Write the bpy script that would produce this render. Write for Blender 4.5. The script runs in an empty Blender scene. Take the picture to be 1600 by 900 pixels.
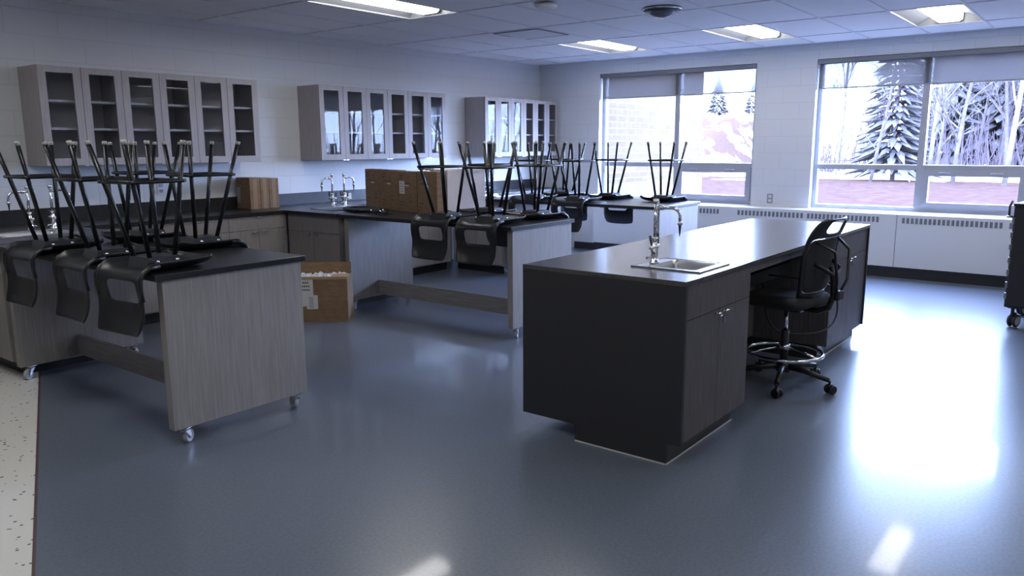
import bpy, bmesh, math, random
from mathutils import Vector, Matrix
random.seed(7)
S = bpy.context.scene
COL = S.collection
PI = math.pi

# ------------------------------------------------------------------ camera
cam_d = bpy.data.cameras.new('camera')
cam_d.sensor_width = 36.0
cam_d.lens = 1222.24 / 1600.0 * 36.0
cam_d.clip_end = 500
cam = bpy.data.objects.new('camera', cam_d)
COL.objects.link(cam)
_r = Vector((0.613874, -0.789392, -0.004369))
_u = Vector((0.144009, 0.106544, 0.983824))
_f = Vector((0.776157, 0.604573, -0.179084))
_m = Matrix((( _r.x, _u.x, -_f.x, 0.0), (_r.y, _u.y, -_f.y, 0.0), (_r.z, _u.z, -_f.z, 1.53), (0, 0, 0, 1)))
cam.matrix_world = _m
S.camera = cam

# ------------------------------------------------------------------ world, light, exposure
S.view_settings.view_transform = 'Standard'
S.view_settings.look = 'None'
S.view_settings.gamma = 1.0
S.view_settings.use_curve_mapping = False
S.view_settings.exposure = 0.75
SKY = 42.0
LAMP = 8.5
w = bpy.data.worlds.new('overcast_sky')
S.world = w
w.use_nodes = True
wn = w.node_tree
bg = wn.nodes['Background']
geo = wn.nodes.new('ShaderNodeTexCoord')
sep = wn.nodes.new('ShaderNodeSeparateXYZ')
ramp = wn.nodes.new('ShaderNodeValToRGB')
wn.links.new(geo.outputs['Generated'], sep.inputs[0])
wn.links.new(sep.outputs['Z'], ramp.inputs['Fac'])
ramp.color_ramp.elements[0].position = 0.0
ramp.color_ramp.elements[0].color = (0.44, 0.59, 1.0, 1)
ramp.color_ramp.elements[1].position = 1.0
ramp.color_ramp.elements[1].color = (0.40, 0.56, 1.0, 1)
wn.links.new(ramp.outputs['Color'], bg.inputs['Color'])
bg.inputs['Strength'].default_value = SKY

XW = 9.90          # window wall, inner face
YW = 7.16          # cabinet wall, inner face
ZC = 2.72          # ceiling
WINS = [(6.10, 3.80), (3.06, 0.78)]   # window openings along the window wall
WZ0, WZ1 = 0.755, 2.53
for k, (a, b) in enumerate(WINS):                    # daylight portals filling the openings
    ld = bpy.data.lights.new('daylight_portal', 'AREA')
    ld.shape = 'RECTANGLE'
    ld.size = a - b
    ld.size_y = WZ1 - WZ0
    ld.cycles.is_portal = True
    lo = bpy.data.objects.new('daylight_portal', ld)
    lo.location = (XW + 0.19, (a + b) / 2, (WZ0 + WZ1) / 2)
    lo.rotation_euler = (PI / 2, 0, PI / 2)
    COL.objects.link(lo)

# ------------------------------------------------------------------ materials
def mat(name, color=(0.5, 0.5, 0.5), rough=0.5, metal=0.0, spec=0.5):
    m = bpy.data.materials.new(name)
    m.use_nodes = True
    b = m.node_tree.nodes['Principled BSDF']
    b.inputs['Base Color'].default_value = (*color, 1)
    b.inputs['Roughness'].default_value = rough
    b.inputs['Metallic'].default_value = metal
    b.inputs['Specular IOR Level'].default_value = spec
    return m

def N(m, t, **kw):
    n = m.node_tree.nodes.new(t)
    for k, v in kw.items():
        setattr(n, k, v)
    return n

def L(m, a, b):
    m.node_tree.links.new(a, b)

def P(m):
    return m.node_tree.nodes['Principled BSDF']

def noisy(name, c1, c2, scale=20, rough=0.5, stretch=(1, 1, 1), bump=0.0, lo=0.35, hi=0.65, metal=0.0, detail=4, spec=0.5, world=False):
    m = mat(name, c1, rough, metal, spec)
    if world:
        tc = N(m, 'ShaderNodeNewGeometry'); src = tc.outputs['Position']
    else:
        tc = N(m, 'ShaderNodeTexCoord'); src = tc.outputs['Object']
    mp = N(m, 'ShaderNodeMapping')
    mp.inputs['Scale'].default_value = stretch
    L(m, src, mp.inputs['Vector'])
    nz = N(m, 'ShaderNodeTexNoise')
    nz.inputs['Scale'].default_value = scale
    nz.inputs['Detail'].default_value = detail
    L(m, mp.outputs[0], nz.inputs['Vector'])
    cr = N(m, 'ShaderNodeValToRGB')
    cr.color_ramp.elements[0].position = lo
    cr.color_ramp.elements[0].color = (*c1, 1)
    cr.color_ramp.elements[1].position = hi
    cr.color_ramp.elements[1].color = (*c2, 1)
    L(m, nz.outputs['Fac'], cr.inputs['Fac'])
    L(m, cr.outputs['Color'], P(m).inputs['Base Color'])
    if bump:
        bp = N(m, 'ShaderNodeBump')
        bp.inputs['Strength'].default_value = bump
        bp.inputs['Distance'].default_value = 0.002
        L(m, nz.outputs['Fac'], bp.inputs['Height'])
        L(m, bp.outputs[0], P(m).inputs['Normal'])
    return m

def blockwall(name, color, ax, bw=0.406, bh=0.203, mortar=0.006, strength=0.35, mcol=None, rough=0.55, c2=None):
    """painted concrete block or brick courses on a wall running along world axis ax"""
    m = mat(name, color, rough)
    g = N(m, 'ShaderNodeNewGeometry')
    s = N(m, 'ShaderNodeSeparateXYZ')
    c = N(m, 'ShaderNodeCombineXYZ')
    L(m, g.outputs['Position'], s.inputs[0])
    L(m, s.outputs[ax], c.inputs[0])
    L(m, s.outputs[2], c.inputs[1])
    br = N(m, 'ShaderNodeTexBrick')
    br.inputs['Scale'].default_value = 1.0
    br.inputs['Brick Width'].default_value = bw
    br.inputs['Row Height'].default_value = bh
    br.inputs['Mortar Size'].default_value = mortar
    br.inputs['Mortar Smooth'].default_value = 0.6
    br.inputs['Color1'].default_value = (*color, 1)
    br.inputs['Color2'].default_value = (*(c2 or color), 1)
    br.inputs['Mortar'].default_value = (*(mcol or tuple(v * 0.93 for v in color)), 1)
    L(m, c.outputs[0], br.inputs['Vector'])
    L(m, br.outputs['Color'], P(m).inputs['Base Color'])
    inv = N(m, 'ShaderNodeMath', operation='SUBTRACT')
    inv.inputs[0].default_value = 1.0
    L(m, br.outputs['Fac'], inv.inputs[1])
    bp = N(m, 'ShaderNodeBump')
    bp.inputs['Strength'].default_value = strength
    bp.inputs['Distance'].default_value = 0.004
    L(m, inv.outputs[0], bp.inputs['Height'])
    L(m, bp.outputs[0], P(m).inputs['Normal'])
    return m

WALLC = (0.66, 0.67, 0.69)
M = {}
M['wall_x'] = blockwall('painted_block_long', WALLC, 0)
M['wall_y'] = blockwall('painted_block_window', WALLC, 1)
M['paint'] = mat('white_paint', (0.66, 0.67, 0.69), 0.5)
M['ceil'] = noisy('ceiling_tile', (0.82, 0.82, 0.84), (0.88, 0.88, 0.90), 160, 0.9, bump=0.2, world=True)
M['tbar'] = mat('ceiling_bar', (0.72, 0.73, 0.76), 0.45)
M['lam'] = noisy('grey_brown_laminate', (0.245, 0.226, 0.220), (0.305, 0.284, 0.276), 9, 0.5, (9, 9, 0.55), detail=6, spec=0.35)
M['lam_h'] = noisy('grey_brown_laminate_flat', (0.23, 0.21, 0.205), (0.30, 0.28, 0.27), 9, 0.5, (9, 0.6, 9), detail=6, spec=0.35)
M['lam_w'] = noisy('pale_grey_laminate', (0.345, 0.315, 0.312), (0.40, 0.37, 0.363), 9, 0.5, (9, 9, 0.55), detail=6, spec=0.35)
M['lam_d'] = noisy('dark_grey_laminate', (0.082, 0.073, 0.074), (0.120, 0.108, 0.108), 9, 0.5, (9, 9, 0.55), detail=6, spec=0.2)
M['top'] = noisy('black_worktop', (0.012, 0.012, 0.014), (0.02, 0.02, 0.022), 60, 0.3, spec=0.5)
M['desktop'] = noisy('black_desk_top', (0.052, 0.047, 0.046), (0.066, 0.060, 0.058), 40, 0.20, spec=0.6)
M['black'] = mat('matte_black_panel', (0.030, 0.030, 0.034), 0.55, spec=0.3)
M['base'] = mat('black_vinyl_base', (0.02, 0.02, 0.022), 0.45)
M['plastic'] = noisy('black_plastic', (0.008, 0.008, 0.009), (0.012, 0.012, 0.013), 90, 0.36, bump=0.1)
M['tube'] = mat('black_steel_tube', (0.008, 0.008, 0.010), 0.25, spec=0.5)
M['cap'] = mat('pale_rubber_cap', (0.36, 0.35, 0.33), 0.6)
M['chrome'] = mat('chrome', (0.75, 0.76, 0.78), 0.12, 1.0)
M['steel'] = mat('brushed_steel', (0.55, 0.55, 0.56), 0.3, 1.0)
M['alum'] = mat('window_aluminium', (0.42, 0.43, 0.47), 0.4, 0.3)
M['enamel'] = mat('white_enamel', (0.66, 0.67, 0.69), 0.4)
M['wing'] = mat('perforated_reflector', (0.22, 0.23, 0.25), 0.5)
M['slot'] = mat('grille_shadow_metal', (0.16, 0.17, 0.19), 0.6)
M['dark'] = mat('dark_metal', (0.05, 0.05, 0.055), 0.4, 0.5)
M['caster'] = mat('pale_grey_caster', (0.42, 0.44, 0.46), 0.4)
M['card'] = noisy('brown_cardboard', (0.20, 0.125, 0.068), (0.25, 0.16, 0.09), 14, 0.85, (1, 1, 3))
M['card_e'] = mat('cardboard_edge', (0.38, 0.26, 0.15), 0.85)
M['wcard'] = noisy('white_carton', (0.62, 0.55, 0.53), (0.68, 0.61, 0.59), 8, 0.7)
M['tape'] = mat('pale_tape', (0.30, 0.20, 0.115), 0.4)
M['paper'] = mat('white_label_paper', (0.62, 0.62, 0.60), 0.7)
M['ink'] = mat('printed_ink', (0.06, 0.05, 0.05), 0.8)
M['shelf'] = mat('pale_shelf', (0.66, 0.65, 0.64), 0.5)
M['inside'] = mat('cabinet_inside', (0.52, 0.50, 0.50), 0.6)
M['cushion'] = noisy('black_fabric', (0.012, 0.012, 0.014), (0.022, 0.022, 0.024), 200, 0.85, bump=0.2)
M['orange'] = mat('orange_cord', (0.45, 0.15, 0.03), 0.5)
M['wire'] = mat('black_cord', (0.01, 0.01, 0.012), 0.4)
M['beige'] = mat('beige_outlet', (0.55, 0.50, 0.44), 0.5)
M['greyplate'] = mat('grey_outlet_plate', (0.30, 0.31, 0.34), 0.4)
M['bubble'] = noisy('bubble_wrap', (0.55, 0.55, 0.56), (0.7, 0.7, 0.72), 90, 0.3, bump=0.6)
M['bark'] = noisy('pale_bark', (0.0486, 0.0394, 0.0405), (0.0744, 0.0613, 0.0630), 6, 0.9)
M['birch'] = noisy('birch_bark', (0.0744, 0.0624, 0.0552), (0.1080, 0.0936, 0.0792), 5, 0.9)
M['needle'] = noisy('snow_dusted_needles', (0.0572, 0.0515, 0.0543), (0.1040, 0.0943, 0.0845), 1.1, 0.9, lo=0.55, hi=0.68)
M['thicket'] = noisy('bare_thicket', (0.0375, 0.0340, 0.0460), (0.0550, 0.0475, 0.0600), 3, 0.95)
M['brush'] = noisy('reddish_brush', (0.0560, 0.0435, 0.0480), (0.0756, 0.0585, 0.0640), 3, 0.95)
M['concrete'] = noisy('pale_concrete', (0.0808, 0.0653, 0.0450), (0.0950, 0.0761, 0.0540), 5, 0.9, world=True)
M['brick'] = blockwall('pale_brick', (0.080, 0.061, 0.042), 0, 0.30, 0.10, 0.012, 0.5, (0.105, 0.082, 0.055), 0.85, (0.072, 0.054, 0.038))

def floor_blue():
    m = noisy('blue_grey_vinyl', (0.110, 0.130, 0.170), (0.140, 0.163, 0.207), 70, 0.13, detail=8, spec=0.5, world=True)
    g = N(m, 'ShaderNodeNewGeometry')
    P(m).inputs['Roughness'].default_value = 0.30
    P(m).inputs['Coat Weight'].default_value = 0.35
    P(m).inputs['Coat Roughness'].default_value = 0.07
    # broad gentle waves of the polished sheet
    nz = N(m, 'ShaderNodeTexNoise')
    nz.inputs['Scale'].default_value = 9.0
    nz.inputs['Detail'].default_value = 3.0
    L(m, g.outputs['Position'], nz.inputs['Vector'])
    bp = N(m, 'ShaderNodeBump')
    bp.inputs['Strength'].default_value = 0.10
    bp.inputs['Distance'].default_value = 0.004
    L(m, nz.outputs['Fac'], bp.inputs['Height'])
    # tile seams
    br = N(m, 'ShaderNodeTexBrick')
    br.offset = 0.0
    br.inputs['Scale'].default_value = 1.0
    br.inputs['Brick Width'].default_value = 0.61
    br.inputs['Row Height'].default_value = 0.61
    br.inputs['Mortar Size'].default_value = 0.0016
    L(m, g.outputs['Position'], br.inputs['Vector'])
    bp2 = N(m, 'ShaderNodeBump')
    bp2.inputs['Strength'].default_value = 0.25
    bp2.inputs['Distance'].default_value = -0.001
    L(m, br.outputs['Fac'], bp2.inputs['Height'])
    L(m, bp.outputs[0], bp2.inputs['Normal'])
    L(m, bp2.outputs[0], P(m).inputs['Normal'])
    return m
M['floor'] = floor_blue()

def floor_white():
    m = mat('white_speckled_vinyl', (0.74, 0.73, 0.68), 0.25)
    g = N(m, 'ShaderNodeNewGeometry')
    v = N(m, 'ShaderNodeTexVoronoi')
    v.inputs['Scale'].default_value = 26
    L(m, g.outputs['Position'], v.inputs['Vector'])
    nz = N(m, 'ShaderNodeTexNoise')
    nz.inputs['Scale'].default_value = 9
    L(m, g.outputs['Position'], nz.inputs['Vector'])
    ad = N(m, 'ShaderNodeMath', operation='MULTIPLY_ADD')
    L(m, nz.outputs['Fac'], ad.inputs[0])
    ad.inputs[1].default_value = -0.30
    L(m, v.outputs['Distance'], ad.inputs[2])
    cr = N(m, 'ShaderNodeValToRGB')
    cr.color_ramp.elements[0].position = -0.0
    cr.color_ramp.elements[0].color = (0.20, 0.20, 0.19, 1)
    cr.color_ramp.elements[1].position = 0.03
    cr.color_ramp.elements[1].color = (0.74, 0.73, 0.68, 1)
    L(m, ad.outputs[0], cr.inputs['Fac'])
    L(m, cr.outputs['Color'], P(m).inputs['Base Color'])
    return m
M['floor_w'] = floor_white()

def clear_glass(name, tint=(0.98, 0.99, 1.0), ior=1.7):
    m = bpy.data.materials.new(name)
    m.use_nodes = True
    nt = m.node_tree
    for n in list(nt.nodes):
        nt.nodes.remove(n)
    out = N(m, 'ShaderNodeOutputMaterial')
    fr = N(m, 'ShaderNodeFresnel'); fr.inputs['IOR'].default_value = ior
    tr = N(m, 'ShaderNodeBsdfTransparent'); tr.inputs['Color'].default_value = (*tint, 1)
    gl = N(m, 'ShaderNodeBsdfGlossy'); gl.inputs['Roughness'].default_value = 0.0
    mx = N(m, 'ShaderNodeMixShader')
    ge = N(m, 'ShaderNodeNewGeometry')
    iv = N(m, 'ShaderNodeMath', operation='SUBTRACT'); iv.inputs[0].default_value = 1.0
    L(m, ge.outputs['Backfacing'], iv.inputs[1])
    mu = N(m, 'ShaderNodeMath', operation='MULTIPLY')
    L(m, fr.outputs[0], mu.inputs[0]); L(m, iv.outputs[0], mu.inputs[1])
    L(m, mu.outputs[0], mx.inputs[0]); L(m, tr.outputs[0], mx.inputs[1]); L(m, gl.outputs[0], mx.inputs[2])
    L(m, mx.outputs[0], out.inputs['Surface'])
    return m
M['glass'] = clear_glass('window_glass')
M['cglass'] = clear_glass('tinted_cabinet_glass', (0.86, 0.87, 0.90), 1.32)

def shade_cloth():
    m = bpy.data.materials.new('roller_shade_mesh')
    m.use_nodes = True
    nt = m.node_tree
    for n in list(nt.nodes):
        nt.nodes.remove(n)
    out = N(m, 'ShaderNodeOutputMaterial')
    tr = N(m, 'ShaderNodeBsdfTransparent'); tr.inputs['Color'].default_value = (1, 1, 1, 1)
    df = N(m, 'ShaderNodeBsdfDiffuse'); df.inputs['Color'].default_value = (0.20, 0.19, 0.19, 1)
    tl = N(m, 'ShaderNodeBsdfTranslucent'); tl.inputs['Color'].default_value = (0.11, 0.10, 0.10, 1)
    a = N(m, 'ShaderNodeMixShader'); a.inputs[0].default_value = 0.5
    b = N(m, 'ShaderNodeMixShader'); b.inputs[0].default_value = 0.20
    L(m, df.outputs[0], a.inputs[1]); L(m, tl.outputs[0], a.inputs[2])
    L(m, a.outputs[0], b.inputs[1]); L(m, tr.outputs[0], b.inputs[2])
    L(m, b.outputs[0], out.inputs['Surface'])
    return m
M['shade'] = shade_cloth()

def glow(name, color, strength):
    m = mat(name, color, 0.5)
    P(m).inputs['Emission Color'].default_value = (*color, 1)
    P(m).inputs['Emission Strength'].default_value = strength
    return m
M['lamp'] = glow('lit_diffuser', (1.0, 0.98, 0.95), LAMP)
M['led'] = glow('green_indicator', (0.1, 0.9, 0.3), 1.5)

def ground_mat():
    m = mat('thawing_ground', (0.15, 0.09, 0.10), 0.95)
    g = N(m, 'ShaderNodeNewGeometry')
    nz = N(m, 'ShaderNodeTexNoise'); nz.inputs['Scale'].default_value = 0.10; nz.inputs['Detail'].default_value = 5
    L(m, g.outputs['Position'], nz.inputs['Vector'])
    s = N(m, 'ShaderNodeSeparateXYZ'); L(m, g.outputs['Position'], s.inputs[0])
    # more snow cover farther out on the field
    md = N(m, 'ShaderNodeMapRange')
    md.inputs['From Min'].default_value = 34; md.inputs['From Max'].default_value = 60
    md.inputs['To Min'].default_value = -0.20; md.inputs['To Max'].default_value = 0.12
    L(m, s.outputs[0], md.inputs['Value'])
    ad = N(m, 'ShaderNodeMath', operation='ADD')
    L(m, nz.outputs['Fac'], ad.inputs[0]); L(m, md.outputs[0], ad.inputs[1])
    cr = N(m, 'ShaderNodeValToRGB')
    cr.color_ramp.elements[0].position = 0.50; cr.color_ramp.elements[0].color = (0, 0, 0, 1)
    cr.color_ramp.elements[1].position = 0.54; cr.color_ramp.elements[1].color = (1, 1, 1, 1)
    L(m, ad.outputs[0], cr.inputs['Fac'])
    n2 = N(m, 'ShaderNodeTexNoise'); n2.inputs['Scale'].default_value = 2.2; n2.inputs['Detail'].default_value = 6
    L(m, g.outputs['Position'], n2.inputs['Vector'])
    c2 = N(m, 'ShaderNodeValToRGB')
    c2.color_ramp.elements[0].position = 0.4; c2.color_ramp.elements[0].color = (0.0290, 0.0165, 0.0140, 1)
    c2.color_ramp.elements[1].position = 0.6; c2.color_ramp.elements[1].color = (0.0360, 0.0222, 0.0182, 1)
    L(m, n2.outputs['Fac'], c2.inputs['Fac'])
    mx = N(m, 'ShaderNodeMix', data_type='RGBA')
    L(m, cr.outputs['Color'], mx.inputs['Factor'])
    L(m, c2.outputs['Color'], mx.inputs[6])
    mx.inputs[7].default_value = (0.42, 0.38, 0.34, 1)
    L(m, mx.outputs[2], P(m).inputs['Base Color'])
    return m
M['ground'] = ground_mat()
M['hill'] = noisy('snowy_brush_hill', (0.042, 0.026, 0.020), (0.1890, 0.1980, 0.1500), 0.55, 0.95, lo=0.49, hi=0.56, detail=6, world=True)
M['snow'] = noisy('snow', (0.55, 0.55, 0.56), (0.66, 0.66, 0.67), 1.5, 0.9)

for k_ in ('bark', 'birch', 'needle', 'thicket', 'brush', 'concrete', 'brick', 'ground', 'hill', 'snow'):
    P(M[k_]).inputs['Specular IOR Level'].default_value = 0.0      # rough outdoor surfaces, no sheen

# ------------------------------------------------------------------ mesh helpers
class MB:
    def __init__(s):
        s.bm = bmesh.new()
    def box(s, x0, x1, y0, y1, z0, z1, mi=0, bev=0.0):
        co = [(x, y, z) for x in (x0, x1) for y in (y0, y1) for z in (z0, z1)]
        v = [s.bm.verts.new(c) for c in co]
        q = [(0, 1, 3, 2), (4, 6, 7, 5), (0, 4, 5, 1), (2, 3, 7, 6), (0, 2, 6, 4), (1, 5, 7, 3)]
        fs = []
        for a in q:
            f = s.bm.faces.new([v[i] for i in a]); f.material_index = mi; fs.append(f)
        if bev:
            es = list({e for f in fs for e in f.edges})
            bmesh.ops.bevel(s.bm, geom=es, offset=bev, segments=2, profile=0.5, affect='EDGES')
        return s
    def prism(s, pts, axis, a, b, mi=0):
        """polygon pts (in the plane across axis) pushed from a to b"""
        def mk(p, t):
            if axis == 0: return (t, p[0], p[1])
            if axis == 1: return (p[0], t, p[1])
            return (p[0], p[1], t)
        A = [s.bm.verts.new(mk(p, a)) for p in pts]
        B = [s.bm.verts.new(mk(p, b)) for p in pts]
        n = len(pts)
        fs = [s.bm.faces.new(A), s.bm.faces.new(B[::-1])]
        for i in range(n):
            fs.append(s.bm.faces.new([A[i], B[i], B[(i + 1) % n], A[(i + 1) % n]]))
        for f in fs: f.material_index = mi
        return s
    def tube(s, pts, r, n=10, closed=False, mi=0, caps=True, r2=None):
        pts = [Vector(p) for p in pts]
        m = len(pts)
        rings = []
        up0 = None
        for i, p in enumerate(pts):
            if closed:
                t = (pts[(i + 1) % m] - pts[i - 1]).normalized()
            else:
                t = (pts[min(i + 1, m - 1)] - pts[max(i - 1, 0)]).normalized()
            ref = up0 if up0 is not None else (Vector((0, 0, 1)) if abs(t.z) < 0.9 else Vector((1, 0, 0)))
            a = (ref - t * ref.dot(t))
            if a.length < 1e-6: a = t.orthogonal()
            a.normalize(); up0 = a
            b = t.cross(a)
            rr = r if r2 is None else r + (r2 - r) * i / (m - 1)
            rings.append([s.bm.verts.new(p + (a * math.cos(2 * PI * k / n) + b * math.sin(2 * PI * k / n)) * rr) for k in range(n)])
        rng = m if closed else m - 1
        for i in range(rng):
            A, B = rings[i], rings[(i + 1) % m]
            for k in range(n):
                f = s.bm.faces.new([A[k], A[(k + 1) % n], B[(k + 1) % n], B[k]]); f.smooth = True; f.material_index = mi
        if not closed and caps:
            f = s.bm.faces.new(rings[0][::-1]); f.material_index = mi
            f = s.bm.faces.new(rings[-1]); f.material_index = mi
        return s
    def lathe(s, prof, c=(0, 0, 0), axis='z', n=24, mi=0):
        """prof: list of (radius, height)"""
        c = Vector(c)
        def mk(r, h, a):
            x, y = r * math.cos(a), r * math.sin(a)
            v = {'z': (x, y, h), 'x': (h, x, y), 'y': (x, h, y)}[axis]
            return c + Vector(v)
        rings = []
        for r, h in prof:
            if r < 1e-6: rings.append([s.bm.verts.new(mk(0, h, 0))])
            else: rings.append([s.bm.verts.new(mk(r, h, 2 * PI * k / n)) for k in range(n)])
        for A, B in zip(rings, rings[1:]):
            for k in range(n):
                k2 = (k + 1) % n
                if len(A) == 1 and len(B) == 1: continue
                if len(A) == 1: vs = [A[0], B[k2], B[k]]
                elif len(B) == 1: vs = [A[k], A[k2], B[0]]
                else: vs = [A[k], A[k2], B[k2], B[k]]
                f = s.bm.faces.new(vs); f.smooth = True; f.material_index = mi
        return s
    def ball(s, c, r, mi=0, n=10, sq=1.0):
        prof = [(r * math.sin(PI * i / 6), -r * sq * math.cos(PI * i / 6)) for i in range(7)]
        prof[0] = (0, prof[0][1]); prof[-1] = (0, prof[-1][1])
        return s.lathe(prof, c, 'z', n, mi)
    def xf(s, mtx):
        bmesh.ops.transform(s.bm, matrix=mtx, verts=s.bm.verts); return s
    def build(s, name, mats, parent=None, loc=None, rot=None):
        bmesh.ops.recalc_face_normals(s.bm, faces=s.bm.faces)
        me = bpy.data.meshes.new(name)
        s.bm.to_mesh(me); s.bm.free()
        if not isinstance(mats, (list, tuple)): mats = [mats]
        for m in mats: me.materials.append(m)
        o = bpy.data.objects.new(name, me)
        COL.objects.link(o)
        if parent is not None: o.parent = parent
        if loc: o.location = loc
        if rot: o.rotation_euler = rot
        return o

def tag(o, label, cat, group=None, kind=None):
    if label: o['label'] = label
    if cat: o['category'] = cat
    if group: o['group'] = group
    if kind: o['kind'] = kind
    return o

def thing(name, label, cat, loc=(0, 0, 0), rz=0.0, group=None):
    o = bpy.data.objects.new(name, None)
    o.empty_display_size = 0.1
    COL.objects.link(o)
    o.location = loc
    o.rotation_euler = (0, 0, rz)
    return tag(o, label, cat, group)

def struct(o):
    o['kind'] = 'structure'; return o

KIDS = {}
def copy_tree(o, parent=None):
    c = o.copy(); COL.objects.link(c)
    if parent is not None: c.parent = parent
    for ch in list(o.children): copy_tree(ch, c)
    return c

def rrect(hx, hy, r, n=5):
    pts = []
    for cx, cy, a0 in ((hx - r, hy - r, 0), (-hx + r, hy - r, PI / 2), (-hx + r, -hy + r, PI), (hx - r, -hy + r, 3 * PI / 2)):
        for k in range(n + 1):
            a = a0 + PI / 2 * k / n
            pts.append((cx + r * math.cos(a), cy + r * math.sin(a)))
    return pts

# ------------------------------------------------------------------ room shell
X0, Y0 = -4.0, -4.0
def fl():
    b = MB()
    P0, P1 = (-1.804, Y0), (2.660, YW)     # border between white and blue floor
    bl = [b.bm.verts.new((x, y, 0)) for x, y in (P0, (XW + .1, Y0), (XW + .1, YW), P1)]
    f = b.bm.faces.new(bl); f.material_index = 0
    wl = [b.bm.verts.new((x, y, 0)) for x, y in ((X0, Y0), P0, P1, (X0, YW))]
    f = b.bm.faces.new(wl); f.material_index = 1
    o = b.build('floor', [M['floor'], M['floor_w']])
    # thin seam strip along the border
    return o
struct(fl())
d = Vector((4.464, 11.16, 0)).normalized(); nrm = Vector((d.y, -d.x, 0)) * 0.006
b = MB()
vs = [b.bm.verts.new(Vector((x, y, 0.0012)) + s_ * nrm) for (x, y), s_ in (((-1.804, Y0), 1), ((2.66, YW), 1), ((2.66, YW), -1), ((-1.804, Y0), -1))]
b.bm.faces.new(vs)
struct(b.build('trim_1', mat('floor_seam', (0.10, 0.06, 0.06), 0.4)))

struct(MB().box(X0, XW + .25, YW, YW + .2, 0, ZC + .5).build('wall_left', M['wall_x']))
struct(MB().box(X0 - .2, X0, Y0, YW, 0, ZC + .5).build('wall_back', M['paint']))
struct(MB().box(X0, XW + .25, Y0 - .2, Y0, 0, ZC + .5).build('wall_right', M['paint']))
b = MB()
ys = [YW] + [v for ab in WINS for v in ab] + [Y0]
for a, c in zip(ys[0::2], ys[1::2]):
    b.box(XW, XW + .2, c, a, 0, ZC + .5)
for a, c in WINS:
    b.box(XW, XW + .2, c, a, 0, WZ0)
    b.box(XW, XW + .2, c, a, WZ1, ZC + .5)
struct(b.build('wall_window_side', M['wall_y']))
struct(MB().box(X0, XW, Y0, Y0 + .01, 0, .1).build('baseboard_right', M['base']))

# ceiling: tiles as a grid with real bars, cells of the light fixtures left open
GX = [9.20 - 1.22 * k for k in range(0, 11)]
GY = [1.26 + .61 * k for k in range(-9, 10)]
gx = sorted(set([X0, XW] + [round(g, 3) for g in GX if X0 < g < XW]))
gy = sorted(set([Y0, YW] + [round(g, 3) for g in GY if Y0 < g < YW]))
LIGHTS = [(7.98, 4.92), (7.98, 3.09), (7.98, 1.26), (4.32, 4.92), (4.32, 3.09), (4.32, 1.26),
          (0.66, 4.92), (0.66, 3.09), (0.66, 1.26), (7.98, -.57), (4.32, -.57), (0.66, -.57), (7.98, -2.40), (4.32, -2.40), (0.66, -2.40)]
def is_light(x, y):
    return any(abs(x - a) < .05 and abs(y - c) < .05 for a, c in LIGHTS)
b = MB()
for i in range(len(gx) - 1):
    for j in range(len(gy) - 1):
        if is_light(gx[i], gy[j]): continue
        v = [b.bm.verts.new(p) for p in ((gx[i], gy[j], ZC), (gx[i + 1], gy[j], ZC), (gx[i + 1], gy[j + 1], ZC), (gx[i], gy[j + 1], ZC))]
        b.bm.faces.new(v[::-1])
for x in gx[1:-1]: b.box(x - .011, x + .011, Y0, YW, ZC - .006, ZC + .002, 1)
for y in gy[1:-1]: b.box(X0, XW, y - .011, y + .011, ZC - .0055, ZC + .002, 1)
b.box(X0, XW, YW - .022, YW, ZC - .006, ZC, 1)
b.box(XW - .022, XW, Y0, YW, ZC - .006, ZC, 1)
struct(b.build('ceiling', [M['ceil'], M['tbar']]))
struct(MB().box(X0 - .2, XW + .25, Y0 - .2, YW + .2, ZC + .5, ZC + .6).build('ceiling_slab', M['concrete']))

# light fixtures
def make_light():
    t = thing('ceiling_light', '', 'ceiling light')
    w_, l_ = .61, 1.22
    b = MB()      # housing: curved reflector wings either side of a central basket
    prof = []
    for k in range(9):
        a = k / 8
        prof.append((-.295 + .185 * a, .004 + .085 * math.sin(a * PI * .5)))
    for sgn in (1, -1):
        for k in range(8):
            (y0, z0), (y1, z1) = prof[k], prof[k + 1]
            vs = [b.bm.verts.new(p) for p in ((.01, sgn * y0, z0), (l_ - .01, sgn * y0, z0), (l_ - .01, sgn * y1, z1), (.01, sgn * y1, z1))]
            f = b.bm.faces.new(vs); f.smooth = True
    b.box(.01, l_ - .01, -.12, .12, .088, .10)
    for x in (.011, l_ - .019): b.box(x, x + .008, -.295, .295, .0, .10)
    for y in (-.303, .293): b.box(.01, l_ - .01, y, y + .01, -.002, .015)
    b.build('reflector_housing', M['wing'], t)
    b = MB()
    hp = [(-.115, .088), (-.115, .03), (-.085, .010), (.085, .010), (.115, .03), (.115, .088)]
    b.prism(hp, 0, .05, l_ - .05)
    b.build('diffuser', M['lamp'], t)
    for x in (.035, l_ - .05): MB().prism([(p[0] * 1.05, p[1] - .003) for p in hp], 0, x, x + .015).build('end_cap', M['enamel'], t)
    return t
lt0 = make_light()
for i, (x, y) in enumerate(LIGHTS):
    o = lt0 if i == 0 else copy_tree(lt0)
    o.location = (x, y + .305, ZC)
    if i < 4:
        o['label'] = ['recessed ceiling light nearest the room corner, above the left window',
                      'recessed ceiling light above the wall pier between the two windows',
                      'recessed ceiling light above the right-hand window, rightmost one lit',
                      'large lit ceiling light cut by the top edge of the photo, left of centre'][i]
    else:
        o['label'] = 'recessed ceiling light out of view above the camera'
    o['group'] = 'recessed ceiling lights'

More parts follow.
